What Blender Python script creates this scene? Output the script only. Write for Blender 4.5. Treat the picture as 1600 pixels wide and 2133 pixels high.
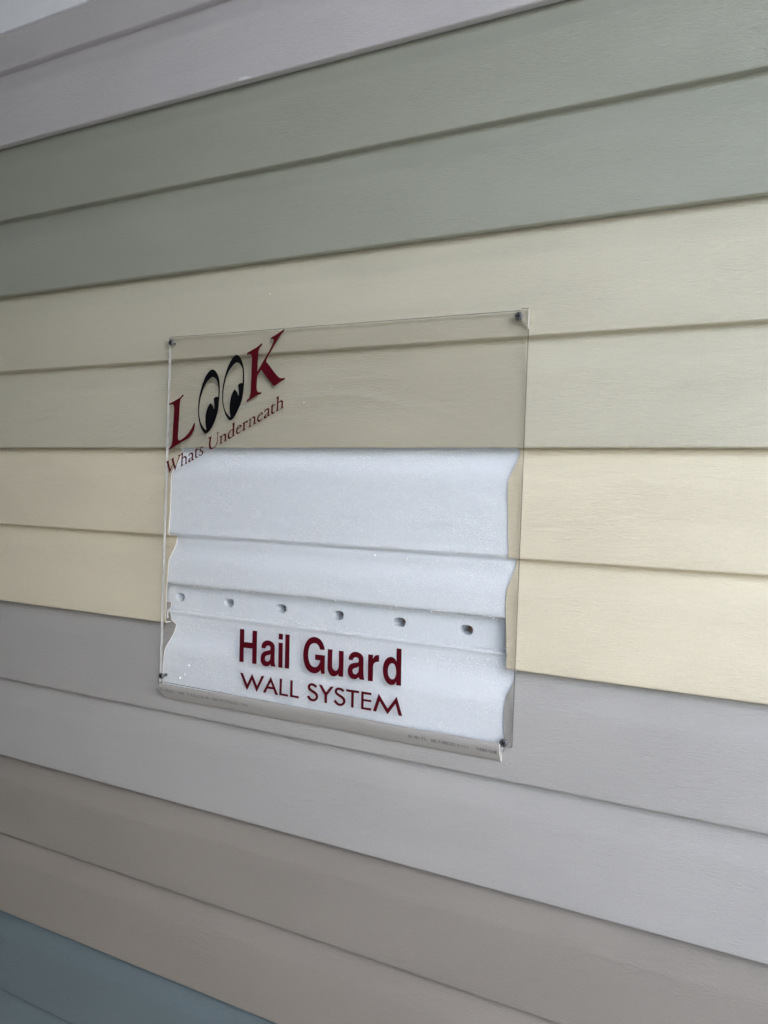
import bpy, bmesh, math, random
from mathutils import Vector, Matrix, noise
from mathutils.geometry import tessellate_polygon

for o in list(bpy.data.objects):
    bpy.data.objects.remove(o)
SC = bpy.context.scene
COL = SC.collection
random.seed(7)
R = math.radians

# ------------------------------------------------------------------ camera
C = 0.1143           # height of one siding course (4.5 in)
Z0 = 1.50            # height above the ground of the lower edge of the sage-cream panel
cam = bpy.data.objects.new('camera', bpy.data.cameras.new('camera'))
COL.objects.link(cam)
rt = Vector((0.88983547, 0.4544199, 0.04117514))
up = Vector((-0.03843009, -0.01527982, 0.99914446))
fw = Vector((-0.45466027, 0.89065655, -0.00386687))
m = Matrix((rt, up, -fw)).transposed().to_4x4()
m.translation = Vector((0.0, -0.763211, Z0 - 0.0685086))
cam.matrix_world = m
cam.data.sensor_fit = 'HORIZONTAL'
cam.data.sensor_width = 36.0
cam.data.lens = 36.0 * 1599.163 / 1600.0
cam.data.clip_start = 0.02
cam.data.clip_end = 2000.0
SC.camera = cam

# ------------------------------------------------------------------ sky, sun, exposure
SUN_EL, SUN_AZ = R(52), R(62)      # azimuth from the wall's outward normal (-Y) towards +X
world = bpy.data.worlds.new('World')
SC.world = world
world.use_nodes = True
wn = world.node_tree
bg = wn.nodes['Background']
sky = wn.nodes.new('ShaderNodeTexSky')
sky.sky_type = 'NISHITA'
sky.sun_disc = False
sky.sun_elevation = SUN_EL
sky.sun_rotation = math.pi - SUN_AZ
sky.air_density = 1.0
sky.dust_density = 3.0
sky.ozone_density = 1.0
wn.links.new(sky.outputs[0], bg.inputs[0])
bg.inputs[1].default_value = 0.12
sl = bpy.data.lights.new('sun', 'SUN')
sl.energy = 1.2
sl.angle = R(25)
sl.color = (1.0, 0.96, 0.9)
sun = bpy.data.objects.new('sun', sl)
COL.objects.link(sun)
sd = Vector((math.sin(SUN_AZ) * math.cos(SUN_EL), -math.cos(SUN_AZ) * math.cos(SUN_EL), math.sin(SUN_EL)))
sun.rotation_euler = sd.to_track_quat('Z', 'Y').to_euler()
sun.location = (3, -3, 5)
vs = SC.view_settings
vs.view_transform = 'Standard'
vs.look = 'None'
vs.exposure = 3.24
vs.gamma = 1.0
vs.use_curve_mapping = False
SC.render.resolution_x, SC.render.resolution_y = 768, 1024
SC.cycles.use_denoising = True
SC.cycles.denoising_input_passes = 'RGB_ALBEDO_NORMAL'
SC.cycles.denoising_prefilter = 'ACCURATE'
SC.cycles.use_adaptive_sampling = False

# ------------------------------------------------------------------ helpers
def tag(o, label=None, cat=None, group=None, kind=None):
    if label: o['label'] = label
    if cat: o['category'] = cat
    if group: o['group'] = group
    if kind: o['kind'] = kind
    return o

def empty(name, loc):
    o = bpy.data.objects.new(name, None)
    o.empty_display_size = 0.05
    o.location = loc
    COL.objects.link(o)
    return o

def mesh_obj(name, verts, faces, mats, parent=None, fmat=None, smooth=None, loc=(0, 0, 0)):
    """verts in world metres; loc (or the parent's place) becomes the local origin"""
    base = Vector(parent['_at']) if parent is not None and '_at' in parent else Vector((0, 0, 0))
    base = base + Vector(loc)
    me = bpy.data.meshes.new(name)
    me.from_pydata([tuple(Vector(v) - base) for v in verts], [], faces)
    for mt in (mats if isinstance(mats, (list, tuple)) else [mats]):
        me.materials.append(mt)
    if fmat:
        me.polygons.foreach_set('material_index', fmat)
    me.validate()
    bm = bmesh.new(); bm.from_mesh(me)
    bmesh.ops.recalc_face_normals(bm, faces=bm.faces)
    bm.to_mesh(me); bm.free()
    if smooth is not None:
        me.polygons.foreach_set('use_smooth', [True] * len(me.polygons))
        me.set_sharp_from_angle(angle=R(smooth))
    me.update()
    o = bpy.data.objects.new(name, me)
    COL.objects.link(o)
    o.location = Vector(loc)
    if parent is not None:
        o.parent = parent
        if '_at' in parent: o['_at'] = tuple(parent['_at'])
    return o

def root(name, loc):
    o = empty(name, loc)
    o['_at'] = tuple(loc)
    return o

def box(x0, x1, y0, y1, z0, z1):
    v = [(x, y, z) for x in (x0, x1) for y in (y0, y1) for z in (z0, z1)]
    f = [(0, 1, 3, 2), (4, 6, 7, 5), (0, 4, 5, 1), (2, 3, 7, 6), (0, 2, 6, 4), (1, 5, 7, 3)]
    return v, f

# ------------------------------------------------------------------ materials
def newmat(name):
    mt = bpy.data.materials.new(name)
    mt.use_nodes = True
    nt = mt.node_tree
    return mt, nt, nt.nodes, nt.links, nt.nodes['Principled BSDF']

def mapping(N, L, scale, src='Object', loc=(0, 0, 0), rot=(0, 0, 0)):
    tc = N.new('ShaderNodeTexCoord'); mp = N.new('ShaderNodeMapping')
    mp.inputs['Scale'].default_value = scale
    mp.inputs['Location'].default_value = loc
    mp.inputs['Rotation'].default_value = rot
    L.new(tc.outputs[src], mp.inputs[0])
    return mp.outputs[0]

def tex_noise(N, L, vec, scale, detail=2.0, rough=0.5, dist=0.0):
    n = N.new('ShaderNodeTexNoise')
    n.inputs['Scale'].default_value = scale
    n.inputs['Detail'].default_value = detail
    n.inputs['Roughness'].default_value = rough
    n.inputs['Distortion'].default_value = dist
    L.new(vec, n.inputs['Vector'])
    return n.outputs['Fac']

def math_node(N, L, op, a, b=None, clamp=False):
    n = N.new('ShaderNodeMath'); n.operation = op; n.use_clamp = clamp
    for i, v in enumerate((a, b)):
        if v is None: continue
        if isinstance(v, (int, float)): n.inputs[i].default_value = v
        else: L.new(v, n.inputs[i])
    return n.outputs[0]

def ramp(N, L, fac, lo, hi):
    n = N.new('ShaderNodeMapRange')
    n.inputs['From Min'].default_value = lo; n.inputs['From Max'].default_value = hi
    L.new(fac, n.inputs['Value'])
    return n.outputs[0]

def mixcol(N, L, fac, a, b):
    n = N.new('ShaderNodeMix'); n.data_type = 'RGBA'
    if isinstance(fac, float): n.inputs['Factor'].default_value = fac
    else: L.new(fac, n.inputs['Factor'])
    for k, v in ((6, a), (7, b)):
        if isinstance(v, tuple): n.inputs[k].default_value = (*v, 1)
        else: L.new(v, n.inputs[k])
    return n.outputs[2]

def siding_mat(name, col, seed, grain=1.0):
    mt, nt, N, L, B = newmat(name)
    off = (seed * 3.7, seed * 1.3, seed * 2.1)
    # embossed cedar grain: short fine strokes along the board
    g1 = tex_noise(N, L, mapping(N, L, (105, 500, 1250), loc=off), 1.0, 2.5, 0.65, 0.3)
    g1 = ramp(N, L, g1, 0.40, 0.66)
    mask = ramp(N, L, tex_noise(N, L, mapping(N, L, (7, 20, 22), loc=off), 1.0, 3.0), 0.30, 0.62)
    mask = math_node(N, L, 'MULTIPLY_ADD', mask, 0.45)
    mask.node.inputs[2].default_value = 0.55
    g1 = math_node(N, L, 'MULTIPLY', g1, mask)
    g2 = tex_noise(N, L, mapping(N, L, (620, 900, 1300), loc=off), 1.0, 2.0, 0.6)   # fine stipple
    g2 = math_node(N, L, 'MULTIPLY', g2, 0.75)
    h = math_node(N, L, 'ADD', g1, g2)
    bp = N.new('ShaderNodeBump')
    bp.inputs['Strength'].default_value = 1.0
    bp.inputs['Distance'].default_value = 0.00034 * grain
    L.new(h, bp.inputs['Height'])
    L.new(bp.outputs[0], B.inputs['Normal'])
    dirt = ramp(N, L, tex_noise(N, L, mapping(N, L, (3.5, 3, 7), loc=off), 1.0, 5.0, 0.65), 0.3, 0.75)
    dark = tuple(c * 0.985 for c in col)
    lite = tuple(min(1, c * 1.015) for c in col)
    base = mixcol(N, L, dirt, dark, lite)
    # pigment sits a little darker in the grain strokes and paler on the stipple tips
    base = mixcol(N, L, math_node(N, L, 'MULTIPLY', g1, 0.12 * grain), base, tuple(c * 0.62 for c in col))
    tips = ramp(N, L, g2, 0.40, 0.52)
    base = mixcol(N, L, math_node(N, L, 'MULTIPLY', tips, 0.30 * grain), base, tuple(min(1, c * 1.28) for c in col))
    L.new(base, B.inputs['Base Color'])
    rg = N.new('ShaderNodeMapRange')
    rg.inputs['To Min'].default_value = 0.38; rg.inputs['To Max'].default_value = 0.56
    L.new(dirt, rg.inputs['Value']); L.new(rg.outputs[0], B.inputs['Roughness'])
    B.inputs['Specular IOR Level'].default_value = 0.4
    return mt

def foam_mat():
    mt, nt, N, L, B = newmat('eps_foam')
    v = N.new('ShaderNodeTexVoronoi'); v.feature = 'F1'; v.distance = 'EUCLIDEAN'
    v.inputs['Scale'].default_value = 480.0
    L.new(mapping(N, L, (1, 1, 1)), v.inputs['Vector'])
    inv = math_node(N, L, 'SUBTRACT', 1.0, v.outputs['Distance'])
    broad = tex_noise(N, L, mapping(N, L, (26, 26, 60)), 1.0, 3.0, 0.6)
    pat = ramp(N, L, tex_noise(N, L, mapping(N, L, (14, 14, 26)), 1.0, 3.0, 0.6), 0.38, 0.68)
    h = math_node(N, L, 'MULTIPLY', inv, pat)
    h = math_node(N, L, 'ADD', h, math_node(N, L, 'MULTIPLY', broad, 1.6))
    fine = tex_noise(N, L, mapping(N, L, (1, 1, 1)), 900.0, 2.0, 0.6)
    h = math_node(N, L, 'ADD', h, math_node(N, L, 'MULTIPLY', fine, 0.5))
    bp = N.new('ShaderNodeBump')
    bp.inputs['Strength'].default_value = 1.0
    bp.inputs['Distance'].default_value = 0.00046
    L.new(h, bp.inputs['Height']); L.new(bp.outputs[0], B.inputs['Normal'])
    smudge = ramp(N, L, tex_noise(N, L, mapping(N, L, (9, 9, 30), loc=(4, 1, 2)), 1.0, 4.0, 0.6), 0.62, 0.9)
    c1 = mixcol(N, L, smudge, (0.85, 0.905, 0.955), (0.69, 0.73, 0.77))
    gr_ = ramp(N, L, tex_noise(N, L, mapping(N, L, (1, 1, 1)), 520.0, 2.0, 0.7), 0.36, 0.66)
    c1 = mixcol(N, L, math_node(N, L, 'MULTIPLY', gr_, 0.9), mixcol(N, L, 0.15, c1, (0.42, 0.46, 0.52)), c1)
    sp_ = ramp(N, L, tex_noise(N, L, mapping(N, L, (1, 1, 1), loc=(3, 7, 1)), 470.0, 1.0, 0.5), 0.60, 0.66)
    sp_ = math_node(N, L, 'MULTIPLY', sp_, pat)
    c1 = mixcol(N, L, sp_, c1, (0.99, 0.99, 0.99))
    L.new(c1, B.inputs['Base Color'])
    B.inputs['Roughness'].default_value = 0.36
    B.inputs['Specular IOR Level'].default_value = 0.55
    B.inputs['Subsurface Weight'].default_value = 0.55
    B.inputs['Subsurface Radius'].default_value = (1.0, 1.0, 1.0)
    B.inputs['Subsurface Scale'].default_value = 0.006
    return mt

def plain(name, col, rough=0.5, metal=0.0, spec=0.5, nscale=120.0, var=0.12, bump=0.0):
    mt, nt, N, L, B = newmat(name)
    f = ramp(N, L, tex_noise(N, L, mapping(N, L, (1, 1, 1)), nscale, 4.0, 0.6), 0.3, 0.7)
    L.new(mixcol(N, L, f, tuple(c * (1 - var) for c in col), tuple(min(1, c * (1 + var)) for c in col)), B.inputs['Base Color'])
    B.inputs['Roughness'].default_value = rough
    B.inputs['Metallic'].default_value = metal
    B.inputs['Specular IOR Level'].default_value = spec
    if bump:
        bp = N.new('ShaderNodeBump'); bp.inputs['Distance'].default_value = bump
        L.new(f, bp.inputs['Height']); L.new(bp.outputs[0], B.inputs['Normal'])
    return mt

def acrylic_mats():
    """a clear slab: light passes straight through, each pass loses the share the surfaces reflect"""
    def face(name, gloss, tint, film=False):
        mt, nt, N, L, B = newmat(name)
        N.remove(B)
        out = N['Material Output']
        lw = N.new('ShaderNodeLayerWeight'); lw.inputs['Blend'].default_value = 0.5
        p5 = math_node(N, L, 'POWER', lw.outputs['Facing'], 5.0)
        fr = math_node(N, L, 'MULTIPLY_ADD', p5, 0.9)
        fr.node.inputs[2].default_value = gloss
        tr = N.new('ShaderNodeBsdfTransparent'); tr.inputs[0].default_value = (*tint, 1)
        gl = N.new('ShaderNodeBsdfGlossy'); gl.inputs['Roughness'].default_value = 0.015
        mx = N.new('ShaderNodeMixShader')
        L.new(fr, mx.inputs[0]); L.new(tr.outputs[0], mx.inputs[1]); L.new(gl.outputs[0], mx.inputs[2])
        last = mx.outputs[0]
        if film:      # faint pale arcs mixed in as a diffuse film, plus a little dust
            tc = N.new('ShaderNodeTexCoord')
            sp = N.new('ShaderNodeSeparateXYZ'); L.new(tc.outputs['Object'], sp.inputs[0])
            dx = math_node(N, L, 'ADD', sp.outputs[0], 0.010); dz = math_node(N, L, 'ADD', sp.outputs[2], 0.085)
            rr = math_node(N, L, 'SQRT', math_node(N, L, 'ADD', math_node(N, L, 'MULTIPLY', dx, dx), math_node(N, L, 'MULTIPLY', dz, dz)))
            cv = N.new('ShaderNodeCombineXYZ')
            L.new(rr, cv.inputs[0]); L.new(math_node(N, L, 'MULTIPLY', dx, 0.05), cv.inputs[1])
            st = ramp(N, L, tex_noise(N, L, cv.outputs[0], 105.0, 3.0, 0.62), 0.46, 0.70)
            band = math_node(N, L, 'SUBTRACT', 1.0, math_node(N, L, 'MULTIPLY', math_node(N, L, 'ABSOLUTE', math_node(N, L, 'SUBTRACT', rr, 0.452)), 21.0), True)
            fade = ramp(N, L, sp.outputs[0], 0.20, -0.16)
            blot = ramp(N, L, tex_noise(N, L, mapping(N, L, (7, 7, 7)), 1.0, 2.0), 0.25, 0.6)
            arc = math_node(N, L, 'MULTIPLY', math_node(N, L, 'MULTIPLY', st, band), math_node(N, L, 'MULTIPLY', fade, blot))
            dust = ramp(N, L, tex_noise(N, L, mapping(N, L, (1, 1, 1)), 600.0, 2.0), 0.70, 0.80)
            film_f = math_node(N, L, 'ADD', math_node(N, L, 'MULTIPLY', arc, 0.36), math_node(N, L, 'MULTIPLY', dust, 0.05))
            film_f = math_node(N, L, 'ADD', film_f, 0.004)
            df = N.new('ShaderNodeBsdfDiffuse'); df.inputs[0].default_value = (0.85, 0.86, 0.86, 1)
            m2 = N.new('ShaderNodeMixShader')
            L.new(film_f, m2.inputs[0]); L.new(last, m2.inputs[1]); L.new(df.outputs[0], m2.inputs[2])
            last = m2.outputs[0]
        L.new(last, out.inputs[0])
        return mt
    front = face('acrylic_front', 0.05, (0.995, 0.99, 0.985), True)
    back = face('acrylic_back', 0.035, (0.992, 0.985, 0.975))
    mt, nt, N, L, B = newmat('acrylic_lit_sawn_edge')
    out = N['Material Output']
    B.inputs['Base Color'].default_value = (0.66, 0.66, 0.64, 1)  # pale base stands for light carried inside the sheet to its edges
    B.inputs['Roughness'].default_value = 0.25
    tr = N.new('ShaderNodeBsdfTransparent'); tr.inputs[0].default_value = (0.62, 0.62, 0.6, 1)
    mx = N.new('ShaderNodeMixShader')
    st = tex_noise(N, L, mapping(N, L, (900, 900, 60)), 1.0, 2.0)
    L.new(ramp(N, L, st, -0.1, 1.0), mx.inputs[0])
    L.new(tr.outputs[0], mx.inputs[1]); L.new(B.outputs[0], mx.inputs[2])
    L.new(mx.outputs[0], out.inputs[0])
    mt2 = mt.copy(); mt2.name = 'acrylic_dark_edge'  # right edge copy: darkness of looking into the slab painted in
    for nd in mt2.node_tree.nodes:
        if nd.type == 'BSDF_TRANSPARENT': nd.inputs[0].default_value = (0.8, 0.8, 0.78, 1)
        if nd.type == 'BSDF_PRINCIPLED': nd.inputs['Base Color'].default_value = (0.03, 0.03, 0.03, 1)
    return front, back, mt, mt2

M = {}
M['white'] = siding_mat('siding_white', (0.62, 0.66, 0.72), 1)
M['mauve'] = siding_mat('siding_pale_mauve', (0.537, 0.523, 0.530), 2)
M['green'] = siding_mat('siding_sage', (0.338, 0.352, 0.290), 3)
M['olive'] = siding_mat('siding_sage_cream', (0.562, 0.536, 0.417), 4)
M['yellow'] = siding_mat('siding_light_yellow', (0.716, 0.652, 0.490), 5)
M['grey'] = siding_mat('siding_pewter', (0.394, 0.383, 0.362), 6)
M['brown'] = siding_mat('siding_clay', (0.272, 0.247, 0.214), 7)
M['blue'] = siding_mat('siding_slate_blue', (0.127, 0.168, 0.178), 8)
M['foam'] = foam_mat()
M['bead'] = plain('foam_bead', (0.93, 0.95, 0.97), 0.3, nscale=400, var=0.03)
M['wood'] = plain('sheathing_wood', (0.42, 0.19, 0.09), 0.7, nscale=60, var=0.5)
M['maroon'] = plain('maroon_vinyl', (0.075, 0.002, 0.007), 0.4, spec=0.18, nscale=20, var=0.1)
M['black'] = plain('black_vinyl', (0.003, 0.003, 0.004), 0.4, spec=0.15, nscale=20, var=0.1)
M['ink'] = plain('grey_ink', (0.10, 0.10, 0.10), 0.6, nscale=2500, var=0.6)
M['screw'] = plain('dark_steel', (0.15, 0.155, 0.16), 0.45, metal=0.7, nscale=900, var=0.4)
M['recess'] = plain('recess_shade_black', (0.015, 0.015, 0.015), 0.5, metal=0.5, nscale=900, var=0.4)
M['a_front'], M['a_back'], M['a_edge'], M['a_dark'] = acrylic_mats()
M['cut'] = plain('cut_vinyl', (0.80, 0.79, 0.74), 0.5, nscale=300, var=0.05)
M['concrete'] = plain('concrete', (0.26, 0.25, 0.235), 0.85, nscale=3, var=0.15, bump=0.002)

# ------------------------------------------------------------------ the setting
gr = mesh_obj('ground', [(-600, -600, 0), (600, -600, 0), (600, 600, 0), (-600, 600, 0)], [(0, 1, 2, 3)], M['concrete'])
tag(gr, kind='structure')
# added unseen enclosure that shapes the light on the siding wall: roof, far end wall and a facing wall with a wide opening over a knee wall
light_shell = root('added_light_shell', (-0.2, -1.0, 0.0))
tag(light_shell, 'added unseen enclosure with a wide opening, shaping the light on the siding wall', 'light_shell')
M['light_shell'] = plain('shell_paint', (0.15, 0.147, 0.14), 0.8, nscale=8, var=0.06)
PY, PX0, PX1, PH = -1.35, -2.3, 2.9, 2.95
OX0, OX1, OL, OH = 0.18, 2.45, 1.20, 2.85
v, f = box(PX0 - 0.1, PX1, PY - 0.12, 0.08, PH, PH + 0.12)
mesh_obj('added_roof', v, f, M['light_shell'], light_shell)
v, f = box(PX0 - 0.1, PX0, PY - 0.12, 0.08, 0.0, PH)
mesh_obj('added_end_wall', v, f, M['light_shell'], light_shell)
v, f = box(PX0, OX0, PY - 0.12, PY, 0.0, PH)
mesh_obj('added_facing_wall', v, f, M['light_shell'], light_shell)
v, f = box(OX1, PX1, PY - 0.12, PY, 0.0, PH)
mesh_obj('added_facing_wall', v, f, M['light_shell'], light_shell)
v, f = box(OX0, OX1, PY - 0.12, PY, OH, PH)
mesh_obj('added_lintel', v, f, M['light_shell'], light_shell)
v, f = box(OX0, OX1, PY - 0.12, PY, 0.0, OL)
mesh_obj('added_knee_wall', v, f, M['light_shell'], light_shell)


# ------------------------------------------------------------------ the siding wall
wall = root('siding_wall', (0.0, 0.03, 0.0))
tag(wall, 'wall of horizontal vinyl siding panels in many pale colours', 'wall')
T = 0.0011          # vinyl thickness
D1, D2 = 0.0122, 0.0100          # depth of the lap at a panel joint / at the middle butt of a panel
OGEE = [(0.66, 0.0), (0.70, 0.035), (0.735, 0.13), (0.77, 0.27), (0.81, 0.465), (0.85, 0.65), (0.89, 0.80), (0.93, 0.905), (0.965, 0.97), (0.985, 1.0)]
def course(zb, first):
    d = D2 if first else D1
    p = []
    if first: p += [(0.0098, zb + 0.0004), (0.0066, zb + 0.0001), (0.0026, zb)]
    else: p += [(D2 - 0.0003, zb - 0.0009), (D2 - 0.0012, zb - 0.0001), (0.0050, zb), (0.0026, zb)]
    p += [(0.0015, zb + 0.0002), (0.0007, zb + 0.0006), (0.0002, zb + 0.0013), (0.0, zb + 0.0022), (0.0, zb + 0.012), (0.0, zb + 0.035), (0.0, zb + 0.058)]
    p += [(y * d, zb + f * C) for f, y in OGEE]
    return p
def panel_profile(zb):
    t = zb + 2 * C
    p = course(zb, True) + course(zb + C, False)
    p += [(y * 0.72, t + z) for y, z in ((0.0163, 0.0030), (0.0150, 0.0090), (0.0132, 0.0132), (0.0098, 0.0142), (0.0072, 0.0120),
          (0.0082, 0.0070), (0.0066, 0.0054), (0.0050, 0.0072), (0.0048, 0.0150), (0.0072, 0.0172), (0.0122, 0.0188), (0.0140, 0.0220), (0.0140, 0.0262))]
    return p
def depth_at(z):
    """how far the face lies behind the front plane at height z (two-course pattern)"""
    k = (z - Z0) / C
    d = D2 if int(math.floor(k)) % 2 == 0 else D1
    f = k - math.floor(k)
    for (f0, y0), (f1, y1) in zip(OGEE, OGEE[1:]):
        if f0 <= f <= f1: return d * (y0 + (y1 - y0) * (f - f0) / (f1 - f0))
    return d if f > 0.985 else 0.0

def offset(p, t):
    """second skin of a thin profile, t behind it (to the right of the walking direction)"""
    q = []
    for i in range(len(p)):
        a = Vector(p[max(i - 1, 0)]); b = Vector(p[min(i + 1, len(p) - 1)])
        d = (b - a).normalized()
        q.append((p[i][0] + d.y * t, p[i][1] - d.x * t))
    return q

def extrude_profile(segs, seed, wob=1.0):
    """segs: list of (x list as function of z, profile, cap_left, cap_right); one mesh"""
    V, F = [], []
    caps = []
    for xs, prof, cl, cr in segs:
        back = offset(prof, T)
        n = len(prof); cols = []
        for k, xf in enumerate(xs):
            fr, bk = [], []
            for (y, z), (yb, zb_) in zip(prof, back):
                x = xf(z) if callable(xf) else xf
                dy = wob * 0.0006 * noise.noise(Vector((x * 2.2, z * 3.0, seed * 5.1))) + wob * 0.00025 * noise.noise(Vector((x * 9, z * 4, seed * 2.3)))
                dz = wob * 0.0007 * noise.noise(Vector((x * 1.7, seed * 3.3, 0.5)))
                fr.append(len(V)); V.append((x, y + dy, z + dz))
                bk.append(len(V)); V.append((x, yb + dy, zb_ + dz))
            cols.append((fr, bk))
        for (f0, b0), (f1, b1) in zip(cols, cols[1:]):
            for i in range(n - 1):
                F.append((f0[i], f1[i], f1[i + 1], f0[i + 1]))
                F.append((b0[i], b0[i + 1], b1[i + 1], b1[i]))
            F.append((f0[0], b0[0], b1[0], f1[0]))
            F.append((f0[-1], f1[-1], b1[-1], b0[-1]))
        for cap, (f, b) in ((cl, cols[0]), (cr, cols[-1])):
            if cap:
                for i in range(n - 1):
                    caps.append(len(F)); F.append((f[i], f[i + 1], b[i + 1], b[i]))
    fm = [0] * len(F)
    for i in caps: fm[i] = 1
    return V, F, fm

XA, XB = -2.29, 1.9
def xrange(a, b, step=0.06):
    n = max(2, int((b - a) / step))
    return [a + (b - a) * i / n for i in range(n + 1)]
def cut_l(z): return -0.7026 + 0.62 * depth_at(z) + 0.0007 * math.sin((z - Z0) * 70)
def cut_r(z): return -0.2478 - 0.026 * (z - Z0) + 0.62 * depth_at(z) + 0.0009 * math.sin((z - Z0) * 55 + 1.0)

full = [  # bottom line, material, label
    (4, 'mauve', 'pale mauve grey siding panel at the top under the white board'),
    (2, 'green', 'sage green siding panel under the pale mauve one'),
    (0, 'olive', 'pale sage cream siding panel behind the top of the clear sheet'),
    (-6, 'brown', 'clay brown siding panel above the slate blue one'),
    (-8, 'blue', 'slate blue siding panel at the bottom left'),
    (-10, 'white', 'white siding panel below the slate blue one'),
    (-12, 'mauve', 'pale mauve grey siding panel near the ground'),
]
for i, (k, mk, lab) in enumerate(full):
    V, F, FM = extrude_profile([(xrange(XA, XB), panel_profile(Z0 + k * C), True, True)], i + 1)
    o = mesh_obj('siding_panel', V, F, [M[mk], M['cut']], wall, fmat=FM, smooth=38)
    o['label'] = lab
pr = panel_profile(Z0 - 2 * C)
V, F, FM = extrude_profile([(xrange(XA, -0.76) + [-0.73, cut_l], pr, True, True)], 21)
mesh_obj('siding_panel', V, F, [M['yellow'], M['cut']], wall, fmat=FM, smooth=38)['label'] = 'light yellow siding panel cut off left of the foam'
V, F, FM = extrude_profile([([cut_r, -0.215] + xrange(-0.18, XB), pr, True, True)], 22)
mesh_obj('siding_panel', V, F, [M['yellow'], M['cut']], wall, fmat=FM, smooth=38)['label'] = 'light yellow siding panel cut off right of the foam'
pr = panel_profile(Z0 - 4 * C)
zc = Z0 - 2.735 * C
low = [q for q in pr[:40] if q[1] < zc and q[1] < Z0 - 2.5 * C]
low = low[:[i for i, q in enumerate(low)][-1] + 1] + [(0.0, zc)]
V, F, FM = extrude_profile([(xrange(XA, -0.76) + [-0.73, cut_l], pr, True, True),
                        ([cut_l] + xrange(-0.69, -0.26) + [cut_r], low, False, False),
                        ([cut_r, -0.215] + xrange(-0.18, XB), pr, True, True)], 23)
mesh_obj('siding_panel', V, F, [M['grey'], M['cut']], wall, fmat=FM, smooth=38)['label'] = 'pewter grey siding panel with its upper edge cut away'

# white frieze board over the cut top panel
v, f = box(XA, XB, -0.0040, 0.006, Z0 + 0.6268, Z0 + 0.86)
fb = mesh_obj('frieze_board', v, f, plain('white_board', (0.84, 0.87, 0.92), 0.5, nscale=30, var=0.03), wall)
fb['label'] = 'smooth white board over the topmost panel'
# small torn flake hanging on the lower edge of the mauve panel
fz = Z0 + 4 * C
fv = [(-0.618, -0.0004, fz + 0.0012), (-0.6135, -0.0016, fz + 0.0030), (-0.6065, -0.0020, fz + 0.0032), (-0.6010, -0.0012, fz + 0.0016),
      (-0.5957, -0.0002, fz - 0.0002), (-0.6070, -0.0018, fz - 0.0012), (-0.6150, -0.0012, fz - 0.0008)]
M['flake'] = plain('torn_vinyl', (0.66, 0.67, 0.67), 0.5, nscale=300, var=0.08)
fv2 = [(x, y - 0.0012, z) for x, y, z in fv]
ff = [tuple(range(6, -1, -1)), tuple(range(7, 14))] + [(i, (i + 1) % 7, 7 + (i + 1) % 7, 7 + i) for i in range(7)]
mesh_obj('torn_flake', fv + fv2, ff, M['flake'], wall)

# sheathing behind the foam
v, f = box(-1.05, 0.1, 0.043, 0.058, Z0 - 0.46, Z0 + 0.12)
mesh_obj('sheathing_board', v, f, M['wood'], wall)

# ---- foam backing, shaped to the panels
def foam_grid(prof, x0, x1, seed, dents=(), closed=0.042, soft=False):
    # fine profile
    P = []
    for (a, b) in zip(prof, prof[1:]):
        L_ = math.hypot(b[0] - a[0], b[1] - a[1]); n = max(1, int(L_ / 0.0035))
        P += [(a[0] + (b[0] - a[0]) * k / n, a[1] + (b[1] - a[1]) * k / n) for k in range(n)]
    P.append(prof[-1])
    nx = int((x1 - x0) / 0.004); V, F = [], []
    for i in range(nx + 1):
        x = x0 + (x1 - x0) * i / nx
        for y, z in P:
            d = 0.0005 * noise.noise(Vector((x * 22, z * 40, seed))) + 0.0004 * noise.noise(Vector((x * 90, z * 110, seed + 3)))
            for cx, cz, rx, rz, dep in dents:
                q = ((x - cx) / rx) ** 2 + ((z - cz) / rz) ** 2
                if q < 9: d += dep * math.exp(-q)
            if soft:      # the foam's own step is shallower than the vinyl's
                wx = min(1, max(0, (x - cut_l(z) - 0.002) / 0.01)) * min(1, max(0, (cut_r(z) - 0.002 - x) / 0.01))
                wz = max(0.0, 1 - abs((z - zf(-1.03)) / (0.10 * C)))
                d -= 0.0030 * wx * min(1.0, wz * 1.6)
            V.append((x, y + d, z + 0.0006 * noise.noise(Vector((x * 30, y * 50, seed + 8)))))
    n = len(P)
    for i in range(nx):
        for j in range(n - 1):
            F.append((i * n + j, (i + 1) * n + j, (i + 1) * n + j + 1, i * n + j + 1))
    for j in (0, n - 1):        # top and bottom edges run back to the sheathing
        b = len(V)
        for i in range(nx + 1): V.append((V[i * n + j][0], closed, V[i * n + j][2]))
        for i in range(nx): F.append((i * n + j, b + i, b + i + 1, (i + 1) * n + j))
    return V, F
FX0, FX1 = -0.745, -0.200
fo = 0.0019
zf = lambda k: Z0 + k * C
up_prof = [(D1 + 0.003, zf(0.06)), (D1 + 0.002, zf(-0.005))]
up_prof += [(y * D1 + fo, zf(-(1 - f))) for f, y in reversed(OGEE)]
up_prof += [(fo, zf(-0.60)), (fo, zf(-0.95)), (fo + 0.0010, zf(-0.972)), (fo + 0.0040, zf(-0.988)), (fo + D2 - 0.0008, zf(-1.000)), (fo + D2, zf(-1.015))]
up_prof += [(y * D2 + fo, zf(-1 - (1 - f))) for f, y in reversed(OGEE) if f < 0.97]
up_prof += [(fo, zf(-1.42)), (fo, zf(-1.525)), (fo + 0.0012, zf(-1.5385)), (fo + 0.004, zf(-1.544)), (0.0165, zf(-1.546))]
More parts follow.
